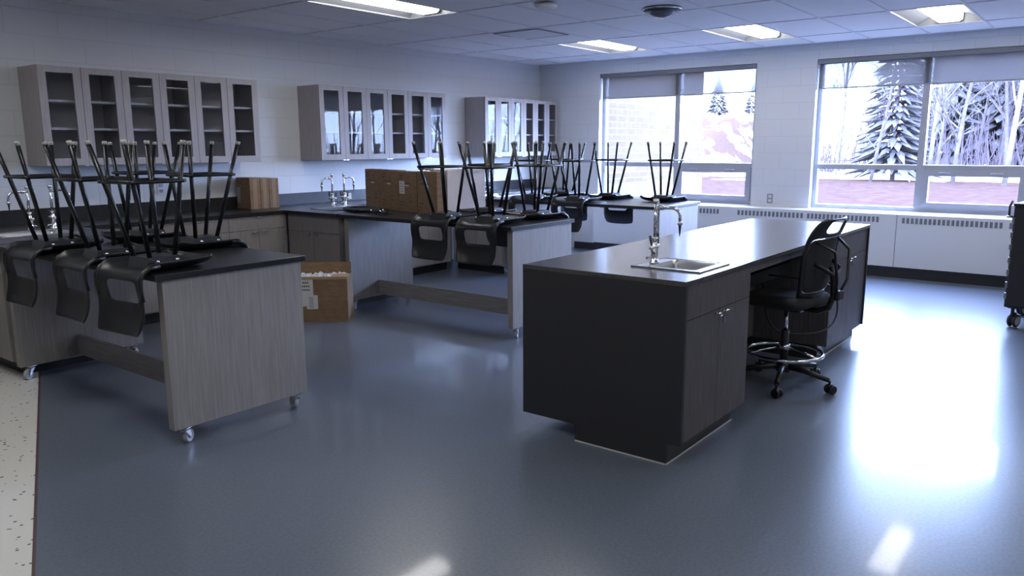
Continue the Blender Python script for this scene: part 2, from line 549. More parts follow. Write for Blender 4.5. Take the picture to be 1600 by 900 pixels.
# windows
def make_window(idx, y1, y0):
    """opening from y1 (left) to y0 (right)"""
    root = bpy.data.objects.new('window_%d' % idx, None); COL.objects.link(root)
    root.location = (XW + .10, 0, 0); struct(root)
    ym = y1 - 1.19
    zm = 1.262
    b = MB()
    x0, x1 = 0, .07
    b.box(x0, x1, y1 - .05, y1, WZ0, WZ1); b.box(x0, x1, y0, y0 + .05, WZ0, WZ1)
    b.box(x0, x1, y0 + .05, y1 - .05, WZ0, WZ0 + .05); b.box(x0, x1, y0 + .05, y1 - .05, WZ1 - .05, WZ1)
    b.box(x0 - .01, x1 + .01, ym - .035, ym + .035, WZ0 + .05, WZ1 - .05)
    b.box(x0 - .005, x1 + .005, y0 + .05, ym - .035, zm - .03, zm + .03)
    b.box(x0 - .005, x1 + .005, ym + .035, y1 - .05, zm - .03, zm + .03)
    b.build('window_frame', M['alum'], root)
    # operable sash low on the right
    a0, a1, c0, c1 = y0 + .05, ym - .035, WZ0 + .05, zm - .03
    b = MB(); t = .065
    b.box(-.02, .05, a0, a0 + t, c0, c1); b.box(-.02, .05, a1 - t, a1, c0, c1)
    b.box(-.02, .05, a0 + t, a1 - t, c0, c0 + t); b.box(-.02, .05, a0 + t, a1 - t, c1 - t, c1)
    sash = b.build('awning_sash', M['alum'], root)
    b = MB()
    for yy in (a0 + .22, a1 - .28): b.box(-.034, -.018, yy, yy + .12, c1 - .04, c1 - .02, bev=.003)
    b.build('latch', M['alum'], sash)
    for (p0, p1, q0, q1) in ((ym + .03, y1 - .045, WZ0 + .045, zm - .025), (ym + .03, y1 - .045, zm + .025, WZ1 - .045),
                             (y0 + .045, ym - .03, zm + .025, WZ1 - .045), (a0 + t - .005, a1 - t + .005, c0 + t - .005, c1 - t + .005)):
        MB().box(.030, .036, p0, p1, q0, q1).build('window_pane', M['glass'], root)
    MB().box(-.13, 0, y0 - .0, y1 + .0, WZ0 - .025, WZ0 + .002).build('window_sill', M['enamel'], root)
    return root
for i, (a, c) in enumerate(WINS): make_window(i + 1, a, c)

SHL = ['grey roller shade part lowered over the left window with the brick wall behind',
       'grey roller shade part lowered over the right window with trees behind',
       'grey roller shade part lowered over the window out of view']
for i, (a, c) in enumerate(WINS[:3]):
    t = thing('roller_shade', SHL[i], 'roller shade', (XW + .045, 0, 0), group='roller shades on the windows')
    MB().box(-.040, .040, c + .006, a - .006, WZ1 - .055, WZ1 - .004, bev=.006).build('shade_cassette', mat('shade_cassette_grey', (0.19, 0.19, 0.21), .5), t)
    MB().box(.018, .020, c + .02, a - .02, 2.195, WZ1 - .05).build('shade_cloth', M['shade'], t)
    MB().box(.014, .024, c + .02, a - .02, 2.180, 2.197).build('hem_bar', M['greyplate'], t)

# heating cover below the windows
HX = 9.77
t = thing('heater_cover', 'long white wall heater enclosure with slotted grilles running beneath the windows', 'heater', (HX, 0, 0))
b = MB()
b.prism([(0, .13), (0, .735), (.025, .750), (XW - HX - .002, .750), (XW - HX - .002, .13)], 1, -3.9, 6.10)
# prism axis 1 wants (x, z)
b.build('heater_body', M['enamel'], t)
for k, yj in enumerate((4.49, 2.02, -.2)):
    MB().box(-.004, .001, yj - .002, yj + .002, .13, .735).build('panel_joint', M['slot'], t)
for a, c, n in ((5.98, 5.0, 25), (4.445, 4.158, 6), (3.923, 3.070, 17), (3.039, 2.203, 18), (1.973, 0.974, 22), (.93, .1, 18), (-.1, -1.1, 22)):
    b = MB()
    p = (a - c) / n
    for k in range(n):
        y = c + (k + .5) * p
        b.box(-.003, .001, y - p * .30, y + p * .30, .637, .700)
    b.build('vent_grille', M['slot'], t)
struct(MB().box(HX + .03, XW - .003, -3.9, 6.10, 0, .129).build('baseboard_window_side', M['base']))
struct(MB().box(XW - .012, XW - .0005, 6.10, 6.5, 0, .10).build('baseboard_corner', M['base']))

# ------------------------------------------------------------------ casters
def caster(parent, x, y, ang=0.0, R_=.036, top=.092, mt=None, name='caster'):
    m = mt or M['caster']
    b = MB()
    b.box(-.028, .028, -.028, .028, top - .006, top - .001)
    b.lathe([(.012, top - .022), (.016, top - .018), (.016, top - .006)], n=12)
    for s_ in (-1, 1):
        b.prism([(-.018, top - .02), (.018, top - .02), (.034, R_ - .004), (.022, R_ - .008)], 1, s_ * .017 - .0015, s_ * .017 + .0015)
    b.box(-.02, .02, -.0185, .0185, top - .024, top - .018)
    c = b.build(name, M['steel'], parent, (x, y, 0), (0, 0, ang))
    b = MB()
    b.lathe([(0, -.012), (.010, -.013), (.012, -.009), (R_ * .72, -.008), (R_ * .85, -.014), (R_, -.010), (R_, .010), (R_ * .85, .014), (R_ * .72, .008), (.012, .009), (.010, .013), (0, .012)], (.026, 0, R_), 'y', 20)
    b.build('wheel', m, c)
    return c

# ------------------------------------------------------------------ mobile lab tables
ROWS = [(1.905, 2.805), (4.742, 5.632), (7.19, 8.165)]
Y1T, Y2T = 3.70, 5.74
def lab_table(xa, xb, label):
    t = thing('lab_table', label, 'table', (xa, Y1T, 0), group='mobile lab tables with black tops')
    W = xb - xa; Ln = Y2T - Y1T
    MB().box(0, W, 0, Ln, .878, .910, bev=.003).build('tabletop', M['top'], t)
    for y in (.02, 1.955):
        MB().box(.045, W - .02, y, y + .055, .092, .8775, bev=.0015).build('end_panel', M['lam'], t)
    sx = 2.332 - 1.899 if xa < 3 else .41
    MB().box(sx - .012, sx + .012, .0755, 1.9545, .108, .248).build('stretcher', M['lam_h'], t)
    for y, an in ((.047, .5), (1.983, -2.6)):
        for x, a2 in ((.115, 0), (W - .085, .9)):
            caster(t, x, y, an + a2)
    return t
lab_table(*ROWS[0], 'lab table nearest the camera at left, wood-grain end panel facing forward, five stools on top')
lab_table(*ROWS[1], 'middle lab table behind the brown floor box, carrying four stools')
lab_table(*ROWS[2], 'farthest lab table, beside the left window')

# ------------------------------------------------------------------ fixed cabinets along the wall and peninsulas
CD = 6.57      # front plane of the run along the wall
def slab_hole(b, x0, x1, y0, y1, z0, z1, holes):
    xs = sorted({x0, x1} | {h[0] for h in holes} | {h[1] for h in holes})
    ysl = sorted({y0, y1} | {h[2] for h in holes} | {h[3] for h in holes})
    for i in range(len(xs) - 1):
        for j in range(len(ysl) - 1):
            cx, cy = (xs[i] + xs[i + 1]) / 2, (ysl[j] + ysl[j + 1]) / 2
            if any(h[0] < cx < h[1] and h[2] < cy < h[3] for h in holes): continue
            b.box(xs[i], xs[i + 1], ysl[j], ysl[j + 1], z0, z1)

SINKS = [(2.10, 2.58, 6.10, 6.44), (5.00, 5.46, 6.10, 6.44), (7.52, 7.98, 6.10, 6.44)]
b = MB()
for (xa, xb), sk in zip(ROWS, SINKS):
    slab_hole(b, xa, xb, 5.765, CD - .02, .878, .910, [sk])
b.box(-1.0, XW - .14, CD - .02, YW - .021, .878, .910)
b.box(-1.0, XW - .14, YW - .021, YW - .001, .878, 1.030)
wt = b.build('worktop', M['top'])
tag(wt, 'continuous black worktop with low backsplash along the cabinet wall and out to each peninsula', 'worktop')

def handle(b, c, d_, ln=.05):
    """small bar pull at c, running along direction d_ ('x' or 'y'), standing off the face"""
    x, y, z = c
    if d_ == 'x':
        b.tube([(x - ln, y, z), (x + ln, y, z)], .005, 8)
        for s_ in (-1, 1): b.tube([(x + s_ * ln * .7, y, z), (x + s_ * ln * .7, y + .022, z)], .004, 6)
    else:
        b.tube([(x, y - ln, z), (x, y + ln, z)], .005, 8)
        for s_ in (-1, 1): b.tube([(x, y + s_ * ln * .7, z), (x + .022, y + s_ * ln * .7, z)], .004, 6)

def run_cabinet(x0, x1, label):
    """cabinet in the run along the wall, doors facing -Y"""
    t = thing('base_cabinet', label, 'cabinet', (x0, CD, 0), group='base cabinets along the wall')
    W = x1 - x0
    b = MB()
    b.box(.001, W - .001, .02, YW - CD - .002, .10, .8775)
    b.box(.001, W - .001, .08, YW - CD - .002, 0, .10, 1)
    b.build('carcass', [M['lam'], M['base']], t)
    dr = MB().box(.002, W - .002, 0, .019, .745, .872).build('drawer_front', M['lam'], t)
    h = MB(); handle(h, (W / 2, -.022, .862), 'x', .025); h.build('drawer_handle', M['steel'], dr)
    for k in range(2):
        d_ = MB().box(.002 + k * W / 2, (k + 1) * W / 2 - .002, 0, .019, .11, .741).build('door', M['lam'], t)
        h = MB(); handle(h, (W / 2 + (-.05 if k == 0 else .05), -.022, .722), 'x', .025); h.build('door_handle', M['steel'], d_)
run_cabinet(2.83, 3.49, 'wood-grain base cabinet on the wall side, directly behind the nearest table')
run_cabinet(3.49, 4.13, 'wood-grain base cabinet in the wall run, middle of the three behind the nearest table')
run_cabinet(4.13, 4.775, 'wood-grain base cabinet under the upright cardboard cartons, in the inner corner')
run_cabinet(-.4, .3, 'base cabinet out of view, far left of the wall run')
run_cabinet(.3, 1.1, 'base cabinet out of view, second from the far left of the wall run')
run_cabinet(1.1, 1.93, 'base cabinet left of the first peninsula, out of view')
run_cabinet(5.65, 6.4, 'base cabinet on the wall behind the second peninsula, left one of the pair')
run_cabinet(6.4, 7.2, 'base cabinet on the wall behind the second peninsula, right one of the pair')
run_cabinet(8.18, 8.95, 'base cabinet on the wall behind the farthest lab table, left one of the pair')
run_cabinet(8.95, XW - .16, 'base cabinet on the wall in the room corner')

def pen_cabinet(xa, xb, sk, label, grp):
    t = thing('sink_cabinet', label, 'cabinet', (xa + .05, 5.79, 0), group=grp)
    W = xb - xa - .07
    b = MB()
    # hollow carcass so that the basin hangs free inside it
    y1 = CD - 5.79 - .001
    b.box(.02, W, .0, .02, .10, .8775); b.box(.02, W, y1 - .02, y1, .10, .8775)
    b.box(.02, .04, .02, y1 - .02, .10, .8775); b.box(W - .02, W, .02, y1 - .02, .10, .8775)
    b.box(.02, W, .02, y1 - .02, .10, .12)
    b.box(.08, W - .05, .03, y1, 0, .10, 1)
    b.build('carcass', [M['lam'], M['base']], t)
    MB().box(0, .019, .002, y1 - .002, .712, .872).build('top_panel', M['lam'], t)
    for k in range(2):
        m_ = y1 * .62 if False else y1 / 2
        d_ = MB().box(0, .019, .002 + k * m_, (k + 1) * m_ - .002, .11, .708).build('door', M['lam'], t)
        h = MB(); handle(h, (-.022, m_ + (-.06 if k == 0 else .06), .690), 'y', .025); h.build('door_handle', M['steel'], d_)
pen_cabinet(*ROWS[0], SINKS[0], 'sink cabinet behind the nearest lab table at the left edge of the photo', 'sink cabinets at the wall end of the peninsulas')
pen_cabinet(*ROWS[1], SINKS[1], 'sink cabinet with two doors in shade just left of the middle lab table', 'sink cabinets at the wall end of the peninsulas')
pen_cabinet(*ROWS[2], SINKS[2], 'sink cabinet at the wall end of the farthest lab table', 'sink cabinets at the wall end of the peninsulas')

def sink(x0, x1, y0, y1, label, hole=None, z=.910):
    """steel drop-in sink; the rim overlaps the worktop, the basin hangs in the hole"""
    t = thing('sink', label, 'sink', (x0, y0, z), group='steel sinks')
    W, D = x1 - x0, y1 - y0
    hx0, hx1, hy0, hy1 = hole or (.04, W - .04, .035, D - .05)
    b = MB()
    slab_hole(b, -.012, W + .012, -.012, D + .012, .0005, .004, [(hx0, hx1, hy0, hy1)])
    for (a0, a1, c0, c1) in ((-.016, W + .016, -.016, -.010), (-.016, W + .016, D + .010, D + .016), (-.016, -.010, -.010, D + .010), (W + .010, W + .016, -.010, D + .010)):
        b.box(a0, a1, c0, c1, .0005, .007)
    b.build('sink_rim', M['steel'], t)
    b = MB(); dz = -.18; r = .03
    ring = [[(( hx0 + hx1) / 2 + px, (hy0 + hy1) / 2 + py, zz) for px, py in rrect((hx1 - hx0) / 2 - ins, (hy1 - hy0) / 2 - ins, r)] for ins, zz in ((0, .003), (.006, -.02), (.012, -.15), (.035, dz))]
    R_ = [[b.bm.verts.new(p) for p in q] for q in ring]
    n = len(R_[0])
    for A, B in zip(R_, R_[1:]):
        for k in range(n):
            f = b.bm.faces.new([A[k], A[(k + 1) % n], B[(k + 1) % n], B[k]]); f.smooth = True
    b.bm.faces.new(R_[-1])
    # infill between round-cornered basin and square hole
    cs = [(hx1, hy1), (hx0, hy1), (hx0, hy0), (hx1, hy0)]
    for c in range(4):
        cv = b.bm.verts.new((*cs[c], .003))
        for k in range(5):
            b.bm.faces.new([cv, R_[0][c * 6 + k], R_[0][c * 6 + k + 1]])
    b.build('basin', M['steel'], t)
    b = MB(); b.lathe([(0, dz + .004), (.02, dz + .004), (.024, dz + .001)], ((hx0 + hx1) / 2, (hy0 + hy1) / 2, 0), n=16)
    b.build('drain', M['dark'], t)
    return t

def faucet(x, y, ang, label, z=.910, handles=2, tipdrop=.125):
    """lab gooseneck: square valve body, tall column, arm with a down-turned serrated tip; ang = direction of spout"""
    t = thing('lab_faucet', label, 'faucet', (x, y, z), ang, group='chrome lab faucets')
    b = MB()
    b.lathe([(0, .001), (.026, .001), (.026, .008), (.019, .014), (.019, .075), (.022, .080), (.022, .098), (.013, .106), (.013, .125), (.016, .128), (.016, .136), (.0095, .142)], n=20)
    b.build('valve_body', M['chrome'], t)
    b = MB()
    b.tube([(0, 0, .138), (0, 0, .322)], .0095, 12)
    b.lathe([(.0095, .315), (.016, .318), (.016, .338), (.0, .342)], n=16)
    b.build('riser', M['chrome'], t)
    pts = [(0, 0, .296), (.088, 0, .296), (.110, 0, .291), (.126, 0, .276), (.132, 0, .256), (.133, 0, .22)]
    b = MB(); b.tube(pts, .0085, 10)
    b.lathe([(.0085, .0), (.014, .002), (.014, .024), (.0085, .026)], (.018, 0, .296), 'x', 14)
    b.lathe([(.0085, .228), (.014, .225), (.014, .212), (.008, .208)], (.133, 0, 0), n=14)
    b.build('spout', M['chrome'], t)
    b = MB(); b.lathe([(0, .152), (.003, .152), (.0065, .190), (.0085, .210)], (.133, 0, 0), n=12)
    b.build('hose_tip', M['dark'], t)
    for s_ in ((1, -1) if handles == 2 else (1,)):
        b = MB()
        b.tube([(0, s_ * .015, .088), (0, s_ * .045, .088)], .009, 10)
        b.lathe([(.012, 0), (.014, .004), (.014, .018), (0, .022)], (0, s_ * .045, .080), n=14)
        hv = b.build('valve', M['chrome'], t)
        b = MB(); b.tube([(0, s_ * .045, .096), (-.006, s_ * .058, .152)], .0055, 8, r2=.0075)
        b.build('lever', M['dark'], hv)
    b = MB(); b.tube([(-.015, 0, .03), (-.032, 0, .035), (-.044, 0, .022)], .0075, 8)
    b.build('vacuum_breaker', M['chrome'], t)
    return t

where = ['behind the nearest lab table at the left edge', 'left of the brown cartons on the middle peninsula', 'on the farthest peninsula']
FX = [(2.437, 2.60), (5.335, 5.495), (7.66, 7.86)]
for k, ((x0, x1, y0, y1), (f0, f1)) in enumerate(zip(SINKS, FX)):
    sink(x0, x1, y0, y1, 'steel drop-in sink set in the worktop ' + where[k])
    faucet(f0, 6.53, PI, 'left one of the back-to-back chrome faucets ' + where[k])
    faucet(f1, 6.53, 0, 'right one of the back-to-back chrome faucets ' + where[k])

# ------------------------------------------------------------------ glass-door wall cabinets
CT, CB, CF = 2.171, 1.384, 6.797
def wall_cabinet(x0, x1, label):
    t = thing('wall_cabinet', label, 'wall cabinet', (x0, CF, CB), group='glass-door cabinets on the wall')
    W, H, D = x1 - x0, CT - CB, YW - CF - .001
    p = W / 6
    b = MB()
    b.box(0, .018, .020, D, 0, H); b.box(W - .018, W, .020, D, 0, H)
    b.box(.018, W - .018, .020, D, 0, .018); b.box(.018, W - .018, .020, D, H - .018, H)
    for k in (2, 4): b.box(k * p - .018, k * p + .018, .020, D - .012, .018, H - .018)
    b.box(.018, W - .018, D - .012, D, .018, H - .018, 1)
    b.build('carcass', [M['lam_w'], M['inside']], t)
    for k in (0, 2, 4):
        for z in (.287, .507):
            MB().box(k * p + .0185, (k + 2) * p - .0185, .045, D - .0125, z, z + .018).build('shelf', M['shelf'], t)
    for k in range(6):
        a, c = k * p + .002, (k + 1) * p - .002
        fs, ft, fb_ = .060, .052, .060
        b = MB()
        b.box(a, a + fs, 0, .019, .002, H - .002); b.box(c - fs, c, 0, .019, .002, H - .002)
        b.box(a + fs, c - fs, 0, .019, .002, fb_); b.box(a + fs, c - fs, 0, .019, H - ft, H - .002)
        d_ = b.build('door', M['lam_w'], t)
        MB().box(a + fs - .004, c - fs + .004, .009, .013, fb_ - .004, H - ft + .004).build('door_pane', M['cglass'], d_)
        h = MB(); hx = c - .022 if k % 2 == 0 else a + .022
        h.box(hx - .018, hx + .018, -.012, 0, -.004, .004)
        h.build('door_handle', M['steel'], d_)
wall_cabinet(2.703, 4.685, 'six-door glass-fronted wall cabinet nearest the camera, above the first table')
wall_cabinet(5.435, 7.395, 'six-door glass-fronted wall cabinet in the middle of the wall')
wall_cabinet(8.165, 9.86, 'six-door glass-fronted wall cabinet farthest along, in the room corner')

# outlets
def outlet(name, label, loc, axis, mp, mr, w_=.07, h_=.115, two=False):
    t = thing(name, label, 'outlet', loc)
    b = MB()
    if axis == 'y': b.box(-w_ / 2, w_ / 2, -.006, -.0005, -h_ / 2, h_ / 2, bev=.0015)
    else: b.box(-.006, -.0005, -w_ / 2, w_ / 2, -h_ / 2, h_ / 2, bev=.0015)
    b.build('cover_plate', mp, t)
    for z in ((-h_ * .22, h_ * .22) if not two else (0,)):
        for u in ((0,) if not two else (-w_ * .22, w_ * .22)):
            hw, hh = (w_ * .25, h_ * .13) if not two else (w_ * .14, h_ * .36)
            b = MB()
            if axis == 'y': b.box(u - hw, u + hw, -.009, -.006, z - hh, z + hh)
            else: b.box(-.009, -.006, u - hw, u + hw, z - hh, z + hh)
            b.build('receptacle', mr, t)
outlet('wall_outlet', 'grey duplex outlet on the wall pier between the windows', (XW, 3.547, .855), 'x', M['greyplate'], M['enamel'], .075, .12)
outlet('wall_outlet', 'white outlet on the block wall below the nearest wall cabinet', (3.819, YW, 1.15), 'y', M['enamel'], M['greyplate'])
outlet('worktop_outlet', 'black outlet box with beige sockets on the backsplash right of the middle sink', (6.05, YW - .0222, .960), 'y', M['base'], M['beige'], .15, .10, True)
outlet('worktop_outlet', 'black outlet box with beige sockets on the backsplash by the farthest sink', (8.65, YW - .0222, .960), 'y', M['base'], M['beige'], .15, .10, True)
outlet('wall_outlet', 'white outlet on the block wall right of the white carton', (8.02, YW, 1.20), 'y', M['enamel'], M['greyplate'])

# ------------------------------------------------------------------ ceiling devices
t = thing('dome_camera', 'dark glossy ceiling dome with a chrome-edged ring, above the middle of the room', 'dome', (6.53, 3.39, ZC))
b = MB(); b.lathe([(.0, -.001), (.165, -.001), (.172, -.012), (.160, -.030), (.115, -.040)], n=32); b.build('mounting_ring', M['dark'], t)
b = MB(); b.lathe([(.168, -.006), (.176, -.010), (.176, -.018), (.168, -.022)], n=32); b.build('chrome_trim', M['chrome'], t)
b = MB(); b.lathe([(.115, -.036), (.105, -.055), (.075, -.075), (.04, -.086), (0, -.090)], n=32); b.build('dome_cover', mat('smoked_dome', (.16, .16, .18), .1), t)
t = thing('smoke_detector', 'white round smoke detector with a green light on the ceiling', 'smoke detector', (5.66, 4.03, ZC))
b = MB(); b.lathe([(.0, -.001), (.062, -.001), (.066, -.016), (.095, -.018), (.098, -.032), (.085, -.048), (.05, -.056), (0, -.058)], n=28); b.build('detector_body', M['enamel'], t)
b = MB(); b.lathe([(0, 0), (.055, 0), (.055, .001)], (0, 0, -.0005), n=24); b.build('base_plate', M['dark'], t)
b = MB(); b.ball((-.07, -.02, -.044), .005); b.build('status_light', M['led'], t)
t = thing('ceiling_speaker', 'white round ceiling speaker cut by the top edge of the photo', 'speaker', (5.88, 3.30, ZC))
b = MB(); b.lathe([(.115, -.001), (.140, -.001), (.145, -.008), (.135, -.014), (.115, -.010)], n=32); b.build('speaker_ring', M['enamel'], t)
b = MB(); b.lathe([(0, -.002), (.115, -.002), (.115, -.008), (0, -.012)], n=32); b.build('speaker_grille', M['tbar'], t)
t = thing('ceiling_vent', 'square air diffuser panel with dark slots set in the ceiling tiles', 'vent', (6.77, 4.925, ZC))
MB().box(.012, .585, .012, .593, -.012, -.001).build('diffuser_panel', M['tbar'], t)
b = MB()
b.box(0.005, .012, .012, .593, -.011, -.0065); b.box(.585, .592, .012, .593, -.011, -.0065)
b.box(.012, .585, .005, .012, -.011, -.0065); b.box(.012, .585, .593, .600, -.011, -.0065)
b.box(.014, .030, .03, .575, -.013, -.0121); b.box(.568, .583, .03, .575, -.013, -.0121); b.box(.014, .30, .575, .59, -.013, -.0121); b.box(.014, .583, .014, .030, -.013, -.0121)
b.build('diffuser_slot', M['slot'], t)

# ------------------------------------------------------------------ teacher's desk
DX0, DX1, DY0, DY1, DZ = 3.285, 6.56, 1.543, 2.485, .909
t = thing('demonstration_desk', 'long black and dark wood-grain demonstration desk with a sink, right of centre', 'desk', (DX0, DY0, 0))
LX, LY = DX1 - DX0, DY1 - DY0
SK = (3.60 - DX0, 3.895 - DX0, 1.645 - DY0, 1.905 - DY0)
b = MB(); slab_hole(b, 0, LX, 0, LY, DZ - .022, DZ, [SK]); b.build('desk_top', M['desktop'], t)
# near end panel, notched for the toe spaces
pn = [(0, .11), (.075, .11), (.075, 0), (.60, 0), (.60, .09), (LY, .09), (LY, DZ - .0225), (0, DZ - .0225)]
MB().prism(pn, 0, 0, .022).build('end_panel', M['black'], t)
MB().prism(pn, 0, LX - .022, LX).build('end_panel', M['black'], t)
# kick plinths, with pale base seam
for a, c in ((.022, .80), (2.36, LX - .022)):
    MB().box(a, c, .078, .60, 0, .108).build('plinth', M['base'], t)
b = MB(); b.box(-.004, 0, .078, .60, 0, .006); b.box(0, .80, .070, .0745, 0, .006); b.box(2.36, LX, .070, .0745, 0, .006)
b.build('base_seam', mat('pale_sealant', (.5, .5, .5), .5), t)
# cabinets
for a, c in ((.0225, .825), (2.345, LX - .0225)):
    b = MB()
    b.box(a, a + .018, .032, LY - .032, .109, DZ - .0225); b.box(c - .018, c, .032, LY - .032, .109, DZ - .0225)
    b.box(a + .018, c - .018, .032, LY - .032, .109, .127)
    b.build('carcass', M['lam_d'], t)
    W = c - a
    MB().box(a + .002, c - .002, .012, .031, .716, DZ - .024).build('false_drawer', M['lam_d'], t)
    for k in range(2):
        d_ = MB().box(a + .002 + k * W / 2, a + (k + 1) * W / 2 - .002, .012, .031, .109, .712).build('door', M['lam_d'], t)
        hx = a + W / 2 + (-.045 if k == 0 else .045)
        h = MB(); handle(h, (hx, -.012, .700), 'x', .028); h.build('door_handle', M['chrome'], d_)
        if k == 1:
            h = MB(); h.lathe([(.009, .012), (.009, .002), (0, .001)], (hx - .03, 0, .672), 'y', 12)
            h.box(hx - .033, hx - .027, -.012, .002, .640, .672); h.build('lock', M['chrome'], d_)
# back panel, modesty panel and apron over the knee space
MB().box(.0225, LX - .0225, LY - .031, LY - .012, .09, DZ - .0225).build('back_panel', M['lam_d'], t)
MB().box(.8255, 2.3445, .032, .050, .836, DZ - .0225).build('apron', M['lam_d'], t)
MB().box(.8255, 2.3445, .55, .568, .12, .60).build('modesty_panel', M['lam_d'], t)
MB().box(.8255, 2.3445, .30, .40, .62, .70).build('cable_tray', M['black'], t)
sink(3.572, 3.908, 1.615, 1.970, 'steel sink set in the black demonstration desk top', (3.60 - 3.572, 3.895 - 3.572, .03, .29), DZ)
faucet(3.70, 1.925, -PI / 2 + .12, 'chrome lab faucet standing on the demonstration desk sink', DZ + .004)

# ------------------------------------------------------------------ lab stools, upside down on the tables
def make_stool():
    t = thing('lab_stool', '', 'stool')
    path = [(.245, .050), (.236, .030), (.210, .014), (.165, .008), (.09, .006), (.01, .006), (-.06, .006), (-.115, .007), (-.146, .010), (-.172, .003),
            (-.188, -.014), (-.194, -.040), (-.192, -.075), (-.188, -.115), (-.184, -.15), (-.185, -.19), (-.192, -.235), (-.205, -.275), (-.221, -.312)]
    vs = [-1, -.93, -.82, -.62, -.35, 0, .35, .62, .82, .93, 1]
    b = MB()
    G = []
    for i, (x, z) in enumerate(path):
        p0 = Vector(path[max(i - 1, 0)]); p1 = Vector(path[min(i + 1, len(path) - 1)])
        d_ = (p1 - p0).normalized()
        nrm = Vector((d_.y, -d_.x))        # away from the sitter side
        if nrm.y < 0 and i < 8: nrm = -nrm
        if i >= 8 and nrm.x > 0: nrm = -nrm
        seat = i <= 8
        w_ = .200 if seat else (.204 if i < 12 else .204 - .006 * (i - 12) / 6)
        if i == 0: w_ = .175
        if i == 1: w_ = .193
        if i == len(path) - 1: w_ = .176
        if i == len(path) - 2: w_ = .193
        row = []
        for v in vs:
            lift = (.046 if seat else .022) * abs(v) ** 5
            if i > 12: lift -= .012 * (1 - v * v)
            row.append(b.bm.verts.new((x + nrm.x * lift, v * w_, z + nrm.y * lift)))
        G.append(row)
    for i in range(len(path) - 1):
        for j in range(len(vs) - 1):
            if 11 <= i <= 13 and 3 <= j <= 6: continue
            f = b.bm.faces.new([G[i][j], G[i][j + 1], G[i + 1][j + 1], G[i + 1][j]]); f.smooth = True
    sh = b.build('seat_shell', M['plastic'], t)
    sm = sh.modifiers.new('thickness', 'SOLIDIFY'); sm.thickness = .011; sm.offset = 0
    sb = sh.modifiers.new('smooth', 'SUBSURF'); sb.levels = 1; sb.render_levels = 1
    # rim beads running down the two sides of the back
    for s_ in (-1, 1):
        b = MB()
        b.tube([(-.100, s_ * .194, .036), (-.15, s_ * .196, .032), (-.185, s_ * .196, .016), (-.208, s_ * .196, -.02), (-.210, s_ * .195, -.07), (-.203, s_ * .193, -.13)], .012, 8)
        b.build('back_rib', M['plastic'], t)
    b = MB()
    b.prism([(-.10, .012), (.10, .012), (.085, .066), (-.085, .066)], 1, -.085, .085)
    b.box(-.07, .07, -.125, .125, .030, .044, bev=.003)
    b.build('seat_bracket', M['dark'], t)
    for sx in (-1, 1):
        for sy in (-1, 1):
            A = Vector((sx * .070, sy * .070, .062)); B = Vector((-.048 + sx * .158, sy * .158, .645))
            b = MB(); b.tube([A, B], .0125, 10); lg = b.build('leg', M['tube'], t)
            dd = (B - A).normalized()
            b = MB(); b.tube([B - dd * .012, B + dd * .008], .0140, 10); b.build('foot_cap', M['cap'], lg)
            b = MB(); b.lathe([(.010, 0), (.010, .004), (.006, .009), (0, .010)], (sx * .055, sy * .112, .0445), n=10); b.build('bolt', M['chrome'], t)
    h = .150
    b = MB(); b.tube([(x - .031, y, .450) for x, y in rrect(h, h, .022, 3)], .0095, 8, closed=True); b.build('foot_ring', M['tube'], t)
    return t
st0 = make_stool()
ST = [  # x, y, rotation (0: back hangs to -x side, PI: back hangs to +x side), label
    (2.043, 3.950, .08, 'upturned black stool hanging on the nearest table left edge, closest to its end panel'),
    (2.043, 4.467, -.02, 'middle one of three upturned black stools hanging on the left edge of the nearest table'),
    (2.043, 5.153, .02, 'leftmost upturned black stool, hanging on the nearest table by the sink'),
    (2.667, 4.561, PI - .05, 'upturned black stool on the far side of the nearest table, its rightmost stool'),
    (2.667, 5.245, PI + .03, 'upturned black stool on the far side of the nearest table, behind the front three'),
    (4.880, 4.508, .0, 'upturned black stool hanging on the front edge of the middle table, beside the cartons'),
    (4.880, 4.007, .02, 'upturned black stool hanging on the front edge of the middle table, nearest its end panel'),
    (5.494, 4.010, PI - .03, 'upturned black stool at the far right corner of the middle table'),
    (5.494, 4.543, PI + .02, 'upturned black stool on the far side of the middle table, near the white carton'),
    (7.328, 4.785, .0, 'upturned black stool, back hanging fully visible over the near edge of the farthest table'),
    (7.328, 5.384, .02, 'upturned black stool on the near edge of the farthest table, toward the cabinet wall'),
    (8.027, 4.784, PI, 'upturned black stool on the farthest table, its back showing beneath the tabletop'),
    (8.027, 4.082, PI + .03, 'upturned black stool standing alone before the left window, right end of farthest table'),
    (8.027, 5.429, PI - .02, 'upturned black stool on the farthest table, last one towards the cabinet wall'),
]
for i, (x, y, r, lb) in enumerate(ST):
    o = st0 if i == 0 else copy_tree(st0)
    o.location = (x, y, .9112); o.rotation_euler = (0, 0, r)
    o['label'] = lb; o['group'] = 'stools set upside down on the lab tables'

# ------------------------------------------------------------------ drafting chair at the desk
CX, CY = 4.93, 1.62
t = thing('drafting_chair', 'tall black wheeled drafting chair with a chrome foot ring pushed up to the desk', 'chair', (CX, CY, 0), -.14)
